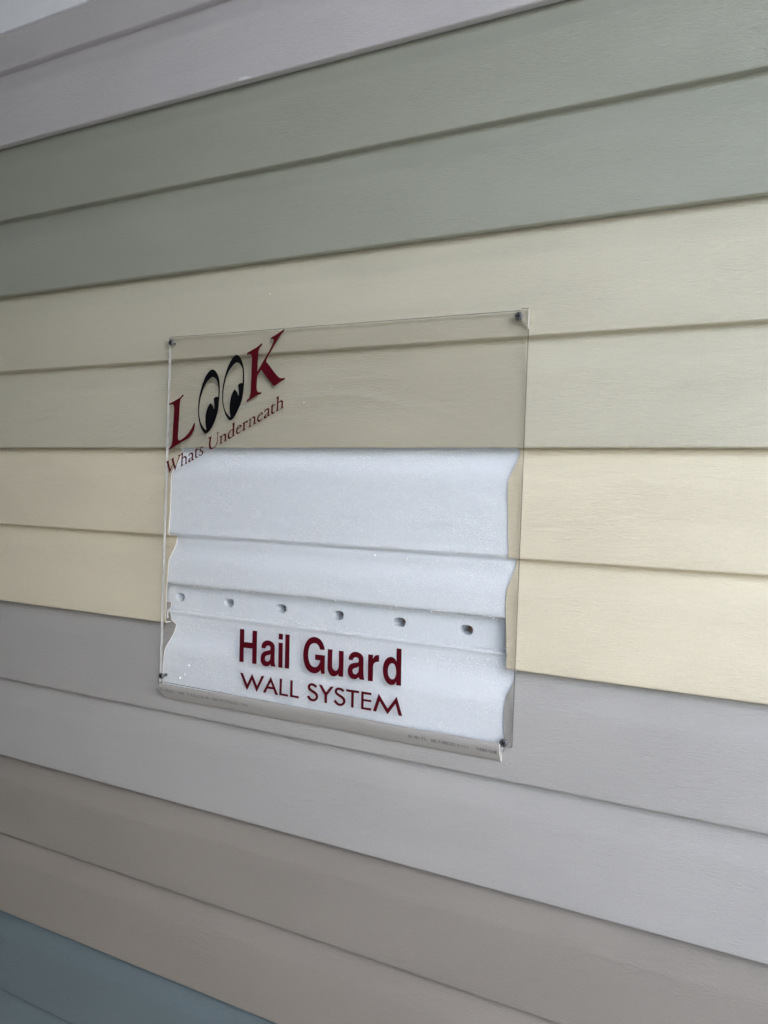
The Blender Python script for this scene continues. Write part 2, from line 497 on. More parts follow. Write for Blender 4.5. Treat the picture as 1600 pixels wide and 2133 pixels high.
dents = [(-0.672, zf(-0.55), 0.0016, 0.016, 0.0007), (-0.665, zf(-0.62), 0.012, 0.018, -0.0005), (-0.560, zf(-0.66), 0.004, 0.006, 0.0008),
         (-0.556, zf(-0.665), 0.006, 0.004, -0.0006), (-0.52, zf(-0.72), 0.03, 0.006, 0.0006), (-0.46, zf(-0.60), 0.02, 0.012, 0.0005),
         (-0.352, zf(-0.30), 0.03, 0.004, 0.0005), (-0.285, zf(-0.62), 0.008, 0.006, 0.0006), (-0.62, zf(-1.42), 0.018, 0.0016, 0.0006),
         (-0.45, zf(-1.40), 0.02, 0.003, 0.0005), (-0.36, zf(-1.08), 0.0015, 0.004, -0.0008), (-0.40, zf(-1.06), 0.0015, 0.004, -0.0008)]
V, F = foam_grid(up_prof, FX0, FX1, 1.0, dents, soft=True)
o = mesh_obj('foam_panel', V, F, M['foam'], wall, smooth=50)
o['label'] = 'white foam panel with a stepped face behind the clear sheet'
lo_prof = [(0.0165, zf(-1.858)), (0.0138, zf(-1.862)), (0.0122, zf(-1.872)), (0.0121, zf(-1.888)), (0.0138, zf(-1.900)), (0.0142, zf(-1.94)), (0.0138, zf(-1.985))]
lo_prof += [(y * D1 + fo, zf(-2 - (1 - f))) for f, y in reversed(OGEE)]
lo_prof += [(fo, zf(-2.5)), (fo, zf(-2.86))]
dents = [(-0.62, zf(-2.45), 0.05, 0.012, 0.0005), (-0.30, zf(-2.50), 0.04, 0.016, 0.0005), (-0.265, zf(-2.42), 0.0014, 0.012, -0.0006),
         (-0.576, zf(-2.64), 0.0018, 0.006, -0.0010), (-0.44, zf(-2.35), 0.03, 0.01, 0.0004)]
V, F = foam_grid(lo_prof, FX0, FX1, 2.0, dents)
o = mesh_obj('foam_panel', V, F, M['foam'], wall, smooth=50)
o['label'] = 'white foam panel behind the maroon Hail Guard lettering'

# ---- recessed foam strip with six slots
def plate(outer, holes, y0, y1, steps=1):
    loops = [outer] + holes
    pts = [Vector((x, 0, z)) for l in loops for x, z in l]
    tri = tessellate_polygon([[Vector((x, z, 0)) for x, z in l] for l in loops])
    n = len(pts)
    V = [(p.x, y0, p.z) for p in pts] + [(p.x, y1, p.z) for p in pts]
    F = [tuple(t) for t in tri] + [tuple(n + i for i in reversed(t)) for t in tri]
    s = 0
    for l in loops:
        k = len(l)
        for i in range(k):
            a, b = s + i, s + (i + 1) % k
            F.append((a, b, n + b, n + a))
        s += k
    return V, F
slots = []
for i in range(6):
    cx, cz = -0.6933 + i * 0.08018, Z0 - 0.1951
    w, h = 0.0076, 0.0053
    sl_ = []
    for k in range(28):
        a = 2 * math.pi * k / 28
        ca, sa = math.cos(a), math.sin(a)
        rr = (abs(ca) ** 2.8 + abs(sa) ** 2.8) ** (-1 / 2.8)
        j = 1 + 0.05 * noise.noise(Vector((ca * 2, sa * 2, i)))
        sl_.append((cx + w * ca * rr * j, cz + h * sa * rr * j))
    slots.append(sl_)
V, F = plate([(FX0, zf(-1.52)), (FX1, zf(-1.52)), (FX1, zf(-1.90)), (FX0, zf(-1.90))], slots, 0.0160, 0.0420)
mesh_obj('foam_strip', V, F, M['foam'], wall)['label'] = 'recessed foam strip with a row of six slots'

# loose beads along the cut edge of the foam
def ico():
    bm = bmesh.new(); bmesh.ops.create_icosphere(bm, subdivisions=1, radius=1.0)
    v = [tuple(x.co) for x in bm.verts]; f = [tuple(q.index for q in x.verts) for x in bm.faces]
    bm.free(); return v, f
IV, IF = ico()
def beads(spots):
    V, F = [], []
    for x, y, z, r in spots:
        b = len(V)
        e = [random.uniform(0.7, 1.3) for _ in range(3)]
        V += [(x + r * a * e[0], y + r * bb * e[1], z + r * c * e[2]) for a, bb, c in IV]
        F += [tuple(b + k for k in q) for q in IF]
    return V, F
sp = []
for i in range(240):
    x = random.uniform(-0.69, -0.25)
    if random.random() > 0.35 + 0.65 * (0.5 + noise.noise(Vector((x * 30, 0, 0)))): continue
    sp.append((x, random.uniform(0.0012, 0.009), zf(-1.543) + random.gauss(0, 0.0009), random.uniform(0.0004, 0.0011)))
for i in range(150):
    x = random.uniform(-0.69, -0.25)
    sp.append((x, random.uniform(0.0118, 0.0150), zf(-1.872) + abs(random.gauss(0, 0.003)), random.uniform(0.0003, 0.0009)))
for x, y, z, r in [(-0.40, fo, zf(-1.06), 0.0018), (-0.362, fo + .004, zf(-1.075), 0.0017), (-0.325, fo + .004, zf(-1.07), 0.0012),
                   (-0.662, fo, zf(-2.44), 0.0018), (-0.668, fo, zf(-2.55), 0.0014), (-0.676, fo, zf(-2.60), 0.0016), (-0.58, fo, zf(-2.20), .0010)]:
    sp.append((x, y, z, r))
# beads standing proud of the foam face, in patches
for i in range(5200):
    x = random.uniform(-0.695, -0.250); k = random.uniform(-2.64, -0.03)
    if -1.56 < k < -1.53 or -1.02 < k < -0.96 or -1.92 < k < -1.85: continue
    if random.random() > 0.10 + 1.5 * max(0.0, noise.noise(Vector((x * 13, k * 3.1, 4.4)))): continue
    if x < cut_l(zf(k)) + 0.004 or x > cut_r(zf(k)) - 0.004: continue
    if -1.87 < k < -1.54:
        if any(abs(x + 0.6933 - j * 0.08018) < 0.011 and abs(zf(k) - Z0 + 0.1951) < 0.008 for j in range(6)): continue
        y = 0.0160
    else: y = fo + depth_at(zf(k))
    r = random.uniform(0.00042, 0.00085)
    sp.append((x, y + r * 0.55, zf(k), r))
V, F = beads(sp)
bo = mesh_obj('foam_beads', V, F, M['bead'], wall, smooth=60)
bo['kind'] = 'stuff'

# ------------------------------------------------------------------ clear acrylic sheet
YF, YB = -0.0066, -0.0024
TL, TR, BR, BL = (-0.7088, 0.1429), (-0.2312, 0.1398), (-0.2303, -0.3056), (-0.7025, -0.3039)
def bow(x, z):
    u = min(1, max(0, (x + 0.704) / 0.4725)); v = min(1, max(0, (z - Z0 + 0.304) / 0.445))
    s = math.sin(math.pi * u) * math.sin(math.pi * v)
    return -0.0016 * s + 0.0008 * math.sin(2 * math.pi * u) * math.sin(math.pi * v)
def quadpt(u, v):
    a = (TL[0] + (TR[0] - TL[0]) * u, TL[1] + (TR[1] - TL[1]) * u)
    b = (BL[0] + (BR[0] - BL[0]) * u, BL[1] + (BR[1] - BL[1]) * u)
    return a[0] + (b[0] - a[0]) * v, Z0 + a[1] + (b[1] - a[1]) * v
sheet = root('acrylic_sheet', (-0.468, YB, Z0 - 0.3045))
tag(sheet, 'clear acrylic sheet with red LOOK lettering screwed over the siding cut-out', 'sign')
us = [i / 26 * 0.982 for i in range(27)] + [1.0]
vs_ = [0.0, 0.0435] + [0.0435 + (1 - 0.0435) * i / 26 for i in range(1, 27)]
nu, nv = len(us), len(vs_)
V, F, FM = [], [], []
idx = {}
for side, y in ((0, YF), (1, YB)):
    for j, v in enumerate(vs_):
        for i, u in enumerate(us):
            x, z = quadpt(u, v)
            idx[side, i, j] = len(V); V.append((x, y + bow(x, z), z))
crk = []
for side, y in ((0, YF), (1, YB)):
    crk.append(len(V)); V.append((-0.2398, y, Z0 + 0.1326))
for j in range(nv - 1):
    for i in range(nu - 1):
        if (i, j) == (nu - 2, 0):
            for s in (0, 1):
                F.append((idx[s, i, j], crk[s], idx[s, i + 1, j + 1], idx[s, i, j + 1])); FM.append(s)
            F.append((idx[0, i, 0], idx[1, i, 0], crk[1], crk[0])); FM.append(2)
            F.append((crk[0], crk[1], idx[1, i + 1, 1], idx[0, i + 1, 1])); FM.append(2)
            continue
        for s in (0, 1):
            F.append((idx[s, i, j], idx[s, i + 1, j], idx[s, i + 1, j + 1], idx[s, i, j + 1])); FM.append(s)
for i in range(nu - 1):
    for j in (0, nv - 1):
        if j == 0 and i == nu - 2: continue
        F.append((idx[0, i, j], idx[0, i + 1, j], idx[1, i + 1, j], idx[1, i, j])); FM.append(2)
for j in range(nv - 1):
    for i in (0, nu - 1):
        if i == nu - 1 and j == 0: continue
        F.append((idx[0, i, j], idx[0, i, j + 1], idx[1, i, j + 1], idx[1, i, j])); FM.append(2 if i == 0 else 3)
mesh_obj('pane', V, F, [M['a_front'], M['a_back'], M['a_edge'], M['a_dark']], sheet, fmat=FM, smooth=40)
# broken-off corner, still held by the screw and pushed up a little
cp = [(-0.2389, 0.1416), (-0.2310, 0.1414), (-0.2313, 0.1210), (-0.2384, 0.1320)]
V = [(x, YF - 0.0004, Z0 + z) for x, z in cp] + [(x, YB - 0.0004, Z0 + z) for x, z in cp]
F = [(0, 1, 2, 3), (7, 6, 5, 4)] + [(i, (i + 1) % 4, 4 + (i + 1) % 4, 4 + i) for i in range(4)]
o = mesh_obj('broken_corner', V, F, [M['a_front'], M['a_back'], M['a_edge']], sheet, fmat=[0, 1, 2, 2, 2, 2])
o['label'] = 'cracked-off upper right corner of the clear sheet'

# ---- lettering cut from vinyl film, stuck on the sheet
LETTERS = [
 ('big:L', [[-70466,5652,-70351,5681,-70235,5710,-70124,5745,-69925,5821,-69729,5902,-69536,5985,-69344,6069,-69146,6155,-68949,6241,-68756,6332,-68572,6432,-68474,6511,-68391,6603,-68297,6686,-68142,6722,-68068,6618,-68163,6530,-68258,6443,-68347,6374,-68437,6306,-68509,6228,-68557,6143,-68593,6053,-68619,5961,-68637,5867,-68655,5707,-68662,5545,-68664,5383,-68667,5221,-68677,4877,-68685,4534,-68693,4190,-68700,3846,-68708,3492,-68716,3138,-68724,2784,-68732,2430,-68740,2177,-68750,1924,-68757,1671,-68758,1418,-68758,1316,-68756,1213,-68743,1112,-68710,1013,-68615,925,-68491,850,-68386,888,-68281,925,-68182,970,-67998,1074,-67818,1181,-67642,1293,-67474,1410,-67340,1513,-67212,1620,-67091,1732,-66977,1848,-66857,1982,-66745,2120,-66640,2262,-66540,2405,-66464,2532,-66396,2663,-66329,2793,-66258,2922,-66200,3003,-66138,3081,-66034,3059,-66035,2959,-66036,2859,-66044,2760,-66061,2629,-66081,2498,-66107,2368,-66146,2241,-66196,2117,-66257,1996,-66327,1878,-66404,1763,-66491,1648,-66585,1536,-66686,1428,-66795,1325,-66897,1237,-67005,1154,-67121,1076,-67245,1006,-67417,929,-67598,862,-67781,798,-67960,727,-68142,645,-68321,560,-68499,473,-68677,386,-68832,310,-68986,234,-69140,158,-69295,82,-69424,20,-69553,-41,-69683,-102,-69814,-162,-69926,-210,-70039,-257,-70153,-305,-70238,-203,-70159,-133,-70078,-64,-70001,7,-69933,83,-69863,186,-69808,295,-69764,408,-69733,508,-69709,609,-69691,711,-69679,814,-69665,1017,-69658,1220,-69655,1424,-69652,1627,-69649,1881,-69648,2135,-69646,2389,-69642,2643,-69634,2847,-69624,3050,-69613,3252,-69605,3456,-69601,3659,-69599,3862,-69597,4065,-69594,4268,-69589,4430,-69582,4593,-69576,4755,-69575,4918,-69576,5027,-69583,5136,-69608,5244,-69658,5336,-69725,5424,-69792,5512,-69927,5533,-70060,5539,-70220,5499,-70375,5445,-70476,5530]]),
 ('eye:O', [[-63482,9734,-63628,9735,-63770,9704,-63897,9651,-64013,9580,-64117,9498,-64212,9407,-64300,9313,-64403,9196,-64498,9074,-64586,8948,-64665,8818,-64756,8647,-64839,8472,-64915,8295,-64988,8116,-65066,7916,-65139,7715,-65209,7512,-65273,7308,-65336,7094,-65395,6879,-65447,6662,-65491,6444,-65530,6190,-65562,5935,-65586,5678,-65602,5421,-65610,5204,-65610,4986,-65603,4767,-65590,4549,-65573,4317,-65551,4086,-65520,3854,-65477,3624,-65425,3415,-65362,3208,-65288,3003,-65205,2800,-65129,2641,-65043,2485,-64948,2332,-64845,2182,-64746,2053,-64632,1931,-64501,1821,-64361,1747,-64203,1716,-64048,1746,-63916,1816,-63795,1908,-63684,2006,-63580,2110,-63484,2219,-63367,2364,-63258,2513,-63157,2666,-63064,2823,-62966,3007,-62876,3195,-62794,3385,-62718,3577,-62645,3776,-62579,3976,-62520,4178,-62471,4382,-62431,4607,-62402,4833,-62379,5061,-62358,5288,-62335,5553,-62314,5817,-62298,6082,-62285,6347,-62277,6561,-62272,6775,-62272,6990,-62277,7205,-62289,7408,-62306,7610,-62328,7813,-62357,8016,-62382,8169,-62412,8323,-62450,8476,-62496,8628,-62546,8759,-62604,8890,-62670,9018,-62746,9144,-62818,9249,-62897,9351,-62986,9448,-63086,9538,-63204,9624,-63337,9694],[-63500,8821,-63629,8762,-63758,8703,-63877,8633,-63995,8543,-64106,8447,-64211,8347,-64310,8243,-64428,8113,-64540,7979,-64644,7841,-64738,7698,-64816,7552,-64883,7401,-64943,7248,-65000,7094,-65071,6906,-65140,6717,-65203,6527,-65256,6334,-65305,6107,-65346,5878,-65378,5647,-65405,5416,-65425,5200,-65439,4982,-65444,4764,-65439,4546,-65424,4353,-65399,4159,-65365,3967,-65320,3775,-65269,3592,-65209,3410,-65138,3230,-65054,3054,-64974,2918,-64880,2787,-64777,2661,-64668,2537,-64565,2436,-64453,2339,-64338,2245,-64225,2150,-64148,2175,-64183,2311,-64217,2447,-64247,2583,-64276,2736,-64303,2890,-64327,3043,-64344,3197,-64357,3375,-64366,3554,-64368,3733,-64361,3911,-64345,4065,-64321,4218,-64289,4370,-64249,4520,-64203,4663,-64150,4803,-64088,4941,-64018,5076,-63944,5192,-63860,5304,-63772,5414,-63686,5525,-63564,5436,-63450,5341,-63320,5203,-63211,5056,-63148,4917,-63100,4775,-62994,4848,-63009,5014,-63023,5179,-63039,5344,-63060,5509,-63086,5656,-63116,5802,-63149,5949,-63180,6095,-63069,6172,-62950,6240,-62813,6285,-62665,6308,-62459,6276,-62453,6459,-62445,6642,-62441,6825,-62446,7009,-62460,7187,-62480,7365,-62509,7542,-62546,7720,-62579,7850,-62619,7980,-62669,8107,-62732,8232,-62814,8364,-62916,8488,-63038,8599,-63181,8684,-63340,8753]]),
 ('eye:O', [[-59802,11360,-59999,11351,-60171,11281,-60285,11199,-60384,11106,-60474,11005,-60558,10901,-60655,10773,-60744,10641,-60828,10505,-60907,10368,-61001,10199,-61089,10029,-61173,9857,-61250,9682,-61328,9487,-61400,9289,-61465,9090,-61526,8890,-61586,8667,-61641,8444,-61690,8218,-61733,7992,-61770,7768,-61802,7543,-61827,7317,-61846,7090,-61856,6876,-61860,6662,-61856,6448,-61846,6233,-61831,6043,-61809,5853,-61781,5664,-61745,5475,-61703,5296,-61654,5118,-61598,4941,-61537,4765,-61476,4597,-61409,4431,-61335,4267,-61251,4105,-61178,3986,-61095,3870,-61006,3757,-60913,3647,-60823,3547,-60725,3452,-60616,3366,-60425,3313,-60276,3343,-60148,3409,-60039,3504,-59940,3607,-59850,3716,-59764,3826,-59670,3958,-59582,4093,-59499,4230,-59419,4368,-59328,4526,-59240,4684,-59156,4845,-59080,5007,-59002,5189,-58930,5373,-58865,5558,-58808,5746,-58754,5953,-58708,6162,-58668,6373,-58635,6584,-58606,6806,-58584,7028,-58567,7251,-58556,7475,-58550,7722,-58549,7970,-58553,8218,-58563,8467,-58577,8691,-58596,8915,-58620,9139,-58651,9363,-58681,9539,-58716,9715,-58758,9891,-58809,10065,-58867,10232,-58932,10399,-59005,10563,-59089,10725,-59157,10841,-59233,10955,-59320,11064,-59420,11165,-59532,11251,-59662,11320],[-59817,10414,-59950,10381,-60072,10325,-60182,10257,-60289,10176,-60388,10088,-60481,9995,-60570,9901,-60666,9796,-60758,9689,-60845,9580,-60925,9466,-61014,9323,-61097,9178,-61173,9029,-61241,8878,-61313,8695,-61377,8510,-61435,8322,-61487,8134,-61541,7924,-61591,7712,-61633,7499,-61665,7285,-61690,7048,-61707,6809,-61714,6570,-61712,6330,-61703,6128,-61685,5925,-61658,5723,-61620,5522,-61575,5329,-61520,5138,-61455,4948,-61379,4761,-61310,4615,-61230,4472,-61139,4334,-61035,4201,-60908,4071,-60767,3950,-60620,3833,-60477,3714,-60404,3763,-60451,3905,-60498,4048,-60532,4191,-60560,4379,-60580,4567,-60594,4756,-60602,4944,-60603,5107,-60598,5270,-60588,5432,-60572,5594,-60551,5770,-60526,5946,-60494,6120,-60451,6292,-60407,6419,-60354,6544,-60293,6666,-60225,6785,-60141,6906,-60045,7021,-59950,7135,-59855,7047,-59760,6958,-59669,6867,-59580,6767,-59503,6662,-59429,6511,-59364,6359,-59254,6380,-59264,6536,-59272,6692,-59284,6848,-59304,7004,-59336,7167,-59376,7330,-59419,7493,-59460,7657,-59345,7744,-59221,7822,-58977,7887,-58747,7839,-58748,8035,-58748,8231,-58750,8427,-58756,8623,-58764,8785,-58774,8947,-58790,9109,-58813,9271,-58835,9398,-58863,9525,-58900,9650,-58949,9774,-59020,9900,-59111,10021,-59214,10135,-59346,10253,-59503,10348,-59657,10402]]),
 ('big:K', [[-58303,11391,-58252,11528,-58128,11592,-57992,11642,-57857,11693,-57716,11754,-57575,11816,-57435,11878,-57295,11940,-57154,12000,-57012,12059,-56872,12120,-56737,12186,-56636,12245,-56541,12310,-56447,12377,-56352,12441,-56242,12505,-56131,12566,-56026,12490,-56096,12378,-56173,12268,-56262,12173,-56357,12081,-56442,11983,-56506,11875,-56545,11757,-56564,11644,-56576,11528,-56584,11412,-56590,11296,-56598,11112,-56603,10926,-56606,10741,-56610,10556,-56614,10347,-56618,10139,-56622,9930,-56625,9722,-56627,9600,-56628,9478,-56629,9356,-56630,9235,-56533,9230,-56454,9360,-56376,9490,-56297,9619,-56218,9748,-56127,9895,-56036,10041,-55944,10187,-55851,10332,-55761,10466,-55669,10600,-55576,10734,-55483,10866,-55363,11032,-55242,11197,-55122,11362,-55011,11531,-54915,11696,-54827,11864,-54741,12032,-54653,12200,-54600,12288,-54545,12375,-54493,12463,-54447,12555,-54408,12665,-54403,12781,-54453,12890,-54525,12995,-54664,13004,-54829,12955,-54874,13064,-54729,13192,-54617,13247,-54500,13295,-54382,13342,-54266,13391,-54129,13455,-53993,13519,-53858,13585,-53725,13652,-53602,13717,-53481,13782,-53361,13849,-53242,13916,-53121,13987,-53002,14059,-52901,14006,-52963,13829,-53062,13729,-53172,13637,-53282,13545,-53384,13447,-53482,13332,-53573,13212,-53660,13090,-53747,12968,-53839,12838,-53929,12706,-54019,12574,-54108,12442,-54212,12288,-54316,12134,-54419,11980,-54523,11825,-54640,11648,-54757,11471,-54873,11294,-54990,11116,-55057,11017,-55125,10918,-55191,10818,-55251,10716,-55308,10583,-55349,10444,-55369,10261,-55224,10185,-55061,10010,-54899,9835,-54736,9661,-54574,9486,-54443,9342,-54312,9198,-54180,9054,-54045,8912,-53947,8814,-53846,8718,-53743,8623,-53639,8529,-53515,8414,-53380,8312,-53259,8256,-53128,8224,-52999,8213,-52871,8212,-52743,8218,-52581,8257,-52493,8139,-52625,8031,-52756,7965,-52891,7904,-53027,7843,-53161,7779,-53296,7705,-53428,7628,-53561,7552,-53698,7479,-53801,7429,-53909,7383,-54024,7354,-54193,7406,-54317,7520,-54428,7644,-54531,7751,-54634,7858,-54737,7966,-54840,8074,-54988,8229,-55136,8384,-55284,8540,-55432,8697,-55522,8792,-55612,8888,-55701,8984,-55789,9081,-55870,9176,-55950,9273,-56029,9370,-56112,9327,-56171,9237,-56230,9147,-56290,9057,-56349,8967,-56426,8865,-56503,8762,-56561,8652,-56587,8551,-56599,8447,-56604,8342,-56608,8237,-56616,8098,-56622,7959,-56625,7820,-56626,7681,-56628,7542,-56630,7402,-56626,7263,-56610,7123,-56580,6995,-56532,6869,-56466,6748,-56290,6626,-56120,6634,-55951,6647,-55845,6565,-55941,6453,-56063,6411,-56191,6379,-56320,6347,-56444,6307,-56616,6232,-56783,6150,-56948,6065,-57112,5978,-57253,5903,-57393,5826,-57532,5747,-57671,5668,-57774,5609,-57876,5550,-57979,5490,-58081,5563,-58028,5669,-57964,5770,-57873,5846,-57771,5915,-57687,5995,-57629,6097,-57589,6206,-57559,6318,-57535,6432,-57517,6548,-57505,6665,-57496,6782,-57488,7014,-57486,7247,-57486,7480,-57485,7713,-57482,7946,-57478,8178,-57475,8411,-57475,8644,-57477,8877,-57483,9110,-57489,9343,-57492,9576,-57493,9809,-57490,10042,-57489,10275,-57493,10508,-57497,10636,-57503,10765,-57514,10894,-57536,11022,-57579,11172,-57665,11309,-57899,11392,-58074,11354,-58240,11294]]),
 ('small:W', [[-70591,-1927,-70465,-1852,-70333,-1785,-70190,-1741,-70042,-1705,-70127,-1834,-70129,-1989,-70101,-2086,-70064,-2183,-70027,-2279,-69976,-2424,-69923,-2569,-69871,-2714,-69819,-2858,-69765,-2761,-69711,-2663,-69657,-2566,-69601,-2475,-69542,-2384,-69491,-2292,-69459,-2196,-69465,-2105,-69500,-2015,-69539,-1926,-69572,-1834,-69609,-1744,-69654,-1655,-69745,-1571,-69642,-1515,-69538,-1461,-69437,-1417,-69334,-1376,-69231,-1335,-69325,-1479,-69336,-1565,-69326,-1653,-69294,-1757,-69253,-1860,-69208,-1961,-69148,-2092,-69084,-2221,-69019,-2351,-68954,-2480,-68915,-2388,-68874,-2296,-68835,-2204,-68798,-2112,-68741,-1958,-68686,-1803,-68632,-1648,-68579,-1493,-68546,-1404,-68515,-1314,-68493,-1223,-68523,-1127,-68708,-1128,-68569,-1063,-68429,-999,-68327,-957,-68224,-916,-68121,-875,-68189,-951,-68253,-1029,-68316,-1124,-68368,-1222,-68409,-1327,-68446,-1434,-68482,-1541,-68521,-1647,-68587,-1811,-68657,-1975,-68725,-2139,-68788,-2305,-68840,-2463,-68888,-2623,-68934,-2784,-68981,-2944,-69047,-2925,-69093,-2837,-69130,-2746,-69172,-2657,-69230,-2559,-69293,-2464,-69356,-2368,-69419,-2273,-69473,-2376,-69528,-2480,-69580,-2584,-69627,-2681,-69674,-2778,-69720,-2876,-69762,-2974,-69796,-3059,-69827,-3145,-69856,-3231,-69886,-3317,-69958,-3306,-69992,-3205,-70027,-3103,-70061,-3002,-70096,-2901,-70147,-2756,-70198,-2610,-70251,-2465,-70305,-2321,-70336,-2237,-70366,-2153,-70402,-2071,-70450,-1992]]),
 ('small:h', [[-67800,-624,-67805,-753,-67811,-883,-67817,-1013,-67823,-1142,-67829,-1257,-67836,-1373,-67746,-1282,-67646,-1199,-67543,-1144,-67426,-1121,-67311,-1150,-67223,-1216,-67174,-1326,-67161,-1445,-67158,-1541,-67162,-1636,-67167,-1732,-67166,-1828,-67135,-1962,-67017,-2037,-67134,-2085,-67249,-2135,-67352,-2189,-67452,-2244,-67396,-2153,-67352,-2059,-67338,-1945,-67340,-1829,-67339,-1743,-67338,-1656,-67343,-1570,-67358,-1485,-67403,-1406,-67465,-1332,-67638,-1352,-67738,-1415,-67830,-1488,-67830,-1594,-67830,-1699,-67831,-1805,-67832,-1910,-67841,-2000,-67851,-2090,-67843,-2179,-67740,-2255,-67614,-2273,-67750,-2330,-67882,-2391,-68005,-2467,-68123,-2548,-68074,-2442,-68035,-2335,-68021,-2246,-68015,-2156,-68014,-2066,-68013,-1912,-68015,-1758,-68018,-1605,-68021,-1451,-68019,-1335,-68014,-1220,-68015,-1104,-68030,-990,-68133,-932,-68111,-875,-68016,-806,-67918,-739]]),
 ('small:a', [[-66859,-1080,-66827,-970,-66771,-869,-66665,-781,-66533,-715,-66414,-690,-66289,-677,-66146,-790,-66125,-875,-66118,-960,-66118,-1047,-66119,-1133,-66122,-1235,-66129,-1336,-66127,-1438,-66073,-1533,-65954,-1475,-65990,-1557,-66044,-1628,-66159,-1674,-66285,-1706,-66338,-1630,-66417,-1705,-66494,-1782,-66575,-1855,-66668,-1919,-66840,-1921,-66896,-1787,-66880,-1688,-66832,-1596,-66764,-1525,-66682,-1462,-66596,-1403,-66511,-1349,-66422,-1299,-66333,-1249,-66334,-1160,-66335,-1070,-66347,-982,-66427,-868,-66597,-907,-66669,-991,-66736,-1079,-66856,-1137],[-66342,-1363,-66472,-1435,-66590,-1518,-66656,-1671,-66578,-1747,-66453,-1666,-66351,-1573,-66333,-1471]]),
 ('small:t', [[-65539,-47,-65488,-104,-65529,-256,-65242,-142,-65214,-218,-65295,-276,-65379,-332,-65487,-372,-65568,-427,-65596,-523,-65602,-624,-65599,-725,-65597,-826,-65599,-912,-65600,-998,-65595,-1084,-65579,-1168,-65478,-1244,-65287,-1167,-65236,-1204,-65352,-1274,-65473,-1339,-65665,-1397,-65768,-1283,-65787,-1189,-65795,-1094,-65797,-999,-65798,-903,-65797,-817,-65792,-732,-65786,-646,-65781,-561,-65880,-542,-65860,-447,-65794,-369,-65722,-294,-65659,-213,-65599,-130]]),
 ('small:s', [[-64501,48,-64625,104,-64751,90,-64864,48,-64945,-7,-65015,-71,-65072,-142,-65122,-233,-65135,-332,-65102,-424,-65030,-502,-64932,-542,-64824,-569,-64733,-615,-64689,-705,-64699,-804,-64757,-902,-64850,-983,-65041,-1033,-65132,-862,-65179,-901,-65167,-1005,-65144,-1109,-65021,-1115,-64901,-1108,-64772,-1063,-64665,-993,-64597,-918,-64545,-835,-64509,-746,-64493,-642,-64520,-539,-64594,-468,-64695,-414,-64811,-369,-64932,-331,-64939,-199,-64887,-124,-64810,-66,-64656,-47,-64526,-142]]),
 ('small:U', [[-63864,1169,-63746,1201,-63630,1236,-63545,1267,-63461,1301,-63377,1336,-63282,1377,-63188,1419,-63242,1345,-63288,1267,-63311,1193,-63323,1115,-63333,1014,-63342,913,-63348,811,-63354,710,-63360,608,-63367,507,-63370,405,-63367,304,-63361,223,-63345,143,-63312,67,-63231,-14,-63133,-86,-63024,-73,-62920,-52,-62808,-1,-62713,66,-62643,140,-62584,219,-62533,302,-62486,390,-62448,480,-62419,572,-62396,672,-62378,773,-62365,874,-62354,976,-62345,1085,-62339,1194,-62336,1304,-62334,1413,-62332,1503,-62334,1593,-62348,1683,-62414,1734,-62509,1739,-62606,1735,-62490,1776,-62376,1818,-62285,1855,-62195,1894,-62105,1933,-62170,1860,-62225,1783,-62251,1700,-62259,1615,-62260,1522,-62257,1430,-62254,1337,-62253,1244,-62256,1126,-62260,1008,-62267,891,-62280,773,-62294,679,-62313,586,-62336,494,-62368,403,-62402,324,-62442,246,-62489,172,-62544,100,-62616,26,-62699,-41,-62790,-102,-62881,-154,-62979,-199,-63082,-238,-63186,-265,-63295,-272,-63402,-251,-63492,-204,-63567,-109,-63610,-1,-63625,75,-63632,151,-63634,227,-63634,304,-63632,406,-63626,507,-63618,609,-63612,710,-63606,795,-63598,880,-63594,964,-63599,1049,-63668,1134,-63840,1118]]),
 ('small:n', [[-61647,1493,-61652,1342,-61595,1410,-61537,1479,-61472,1542,-61398,1600,-61318,1653,-61227,1691,-61057,1656,-61007,1586,-60986,1505,-60975,1421,-60971,1337,-60970,1254,-60969,1170,-60977,1091,-60987,1013,-60978,936,-60856,842,-60955,798,-61053,752,-61156,695,-61257,636,-61229,719,-61203,803,-61181,886,-61169,970,-61168,1054,-61171,1138,-61177,1221,-61186,1305,-61208,1389,-61237,1473,-61384,1474,-61483,1420,-61572,1356,-61662,1291,-61659,1212,-61656,1132,-61654,1052,-61654,972,-61661,888,-61672,805,-61681,721,-61679,637,-61612,553,-61472,536,-61571,495,-61670,452,-61764,408,-61858,363,-61951,318,-61902,409,-61863,503,-61853,581,-61853,659,-61854,738,-61851,847,-61849,956,-61849,1066,-61855,1175,-61900,1226,-62006,1226,-61967,1293,-61887,1345,-61803,1393,-61724,1443]]),
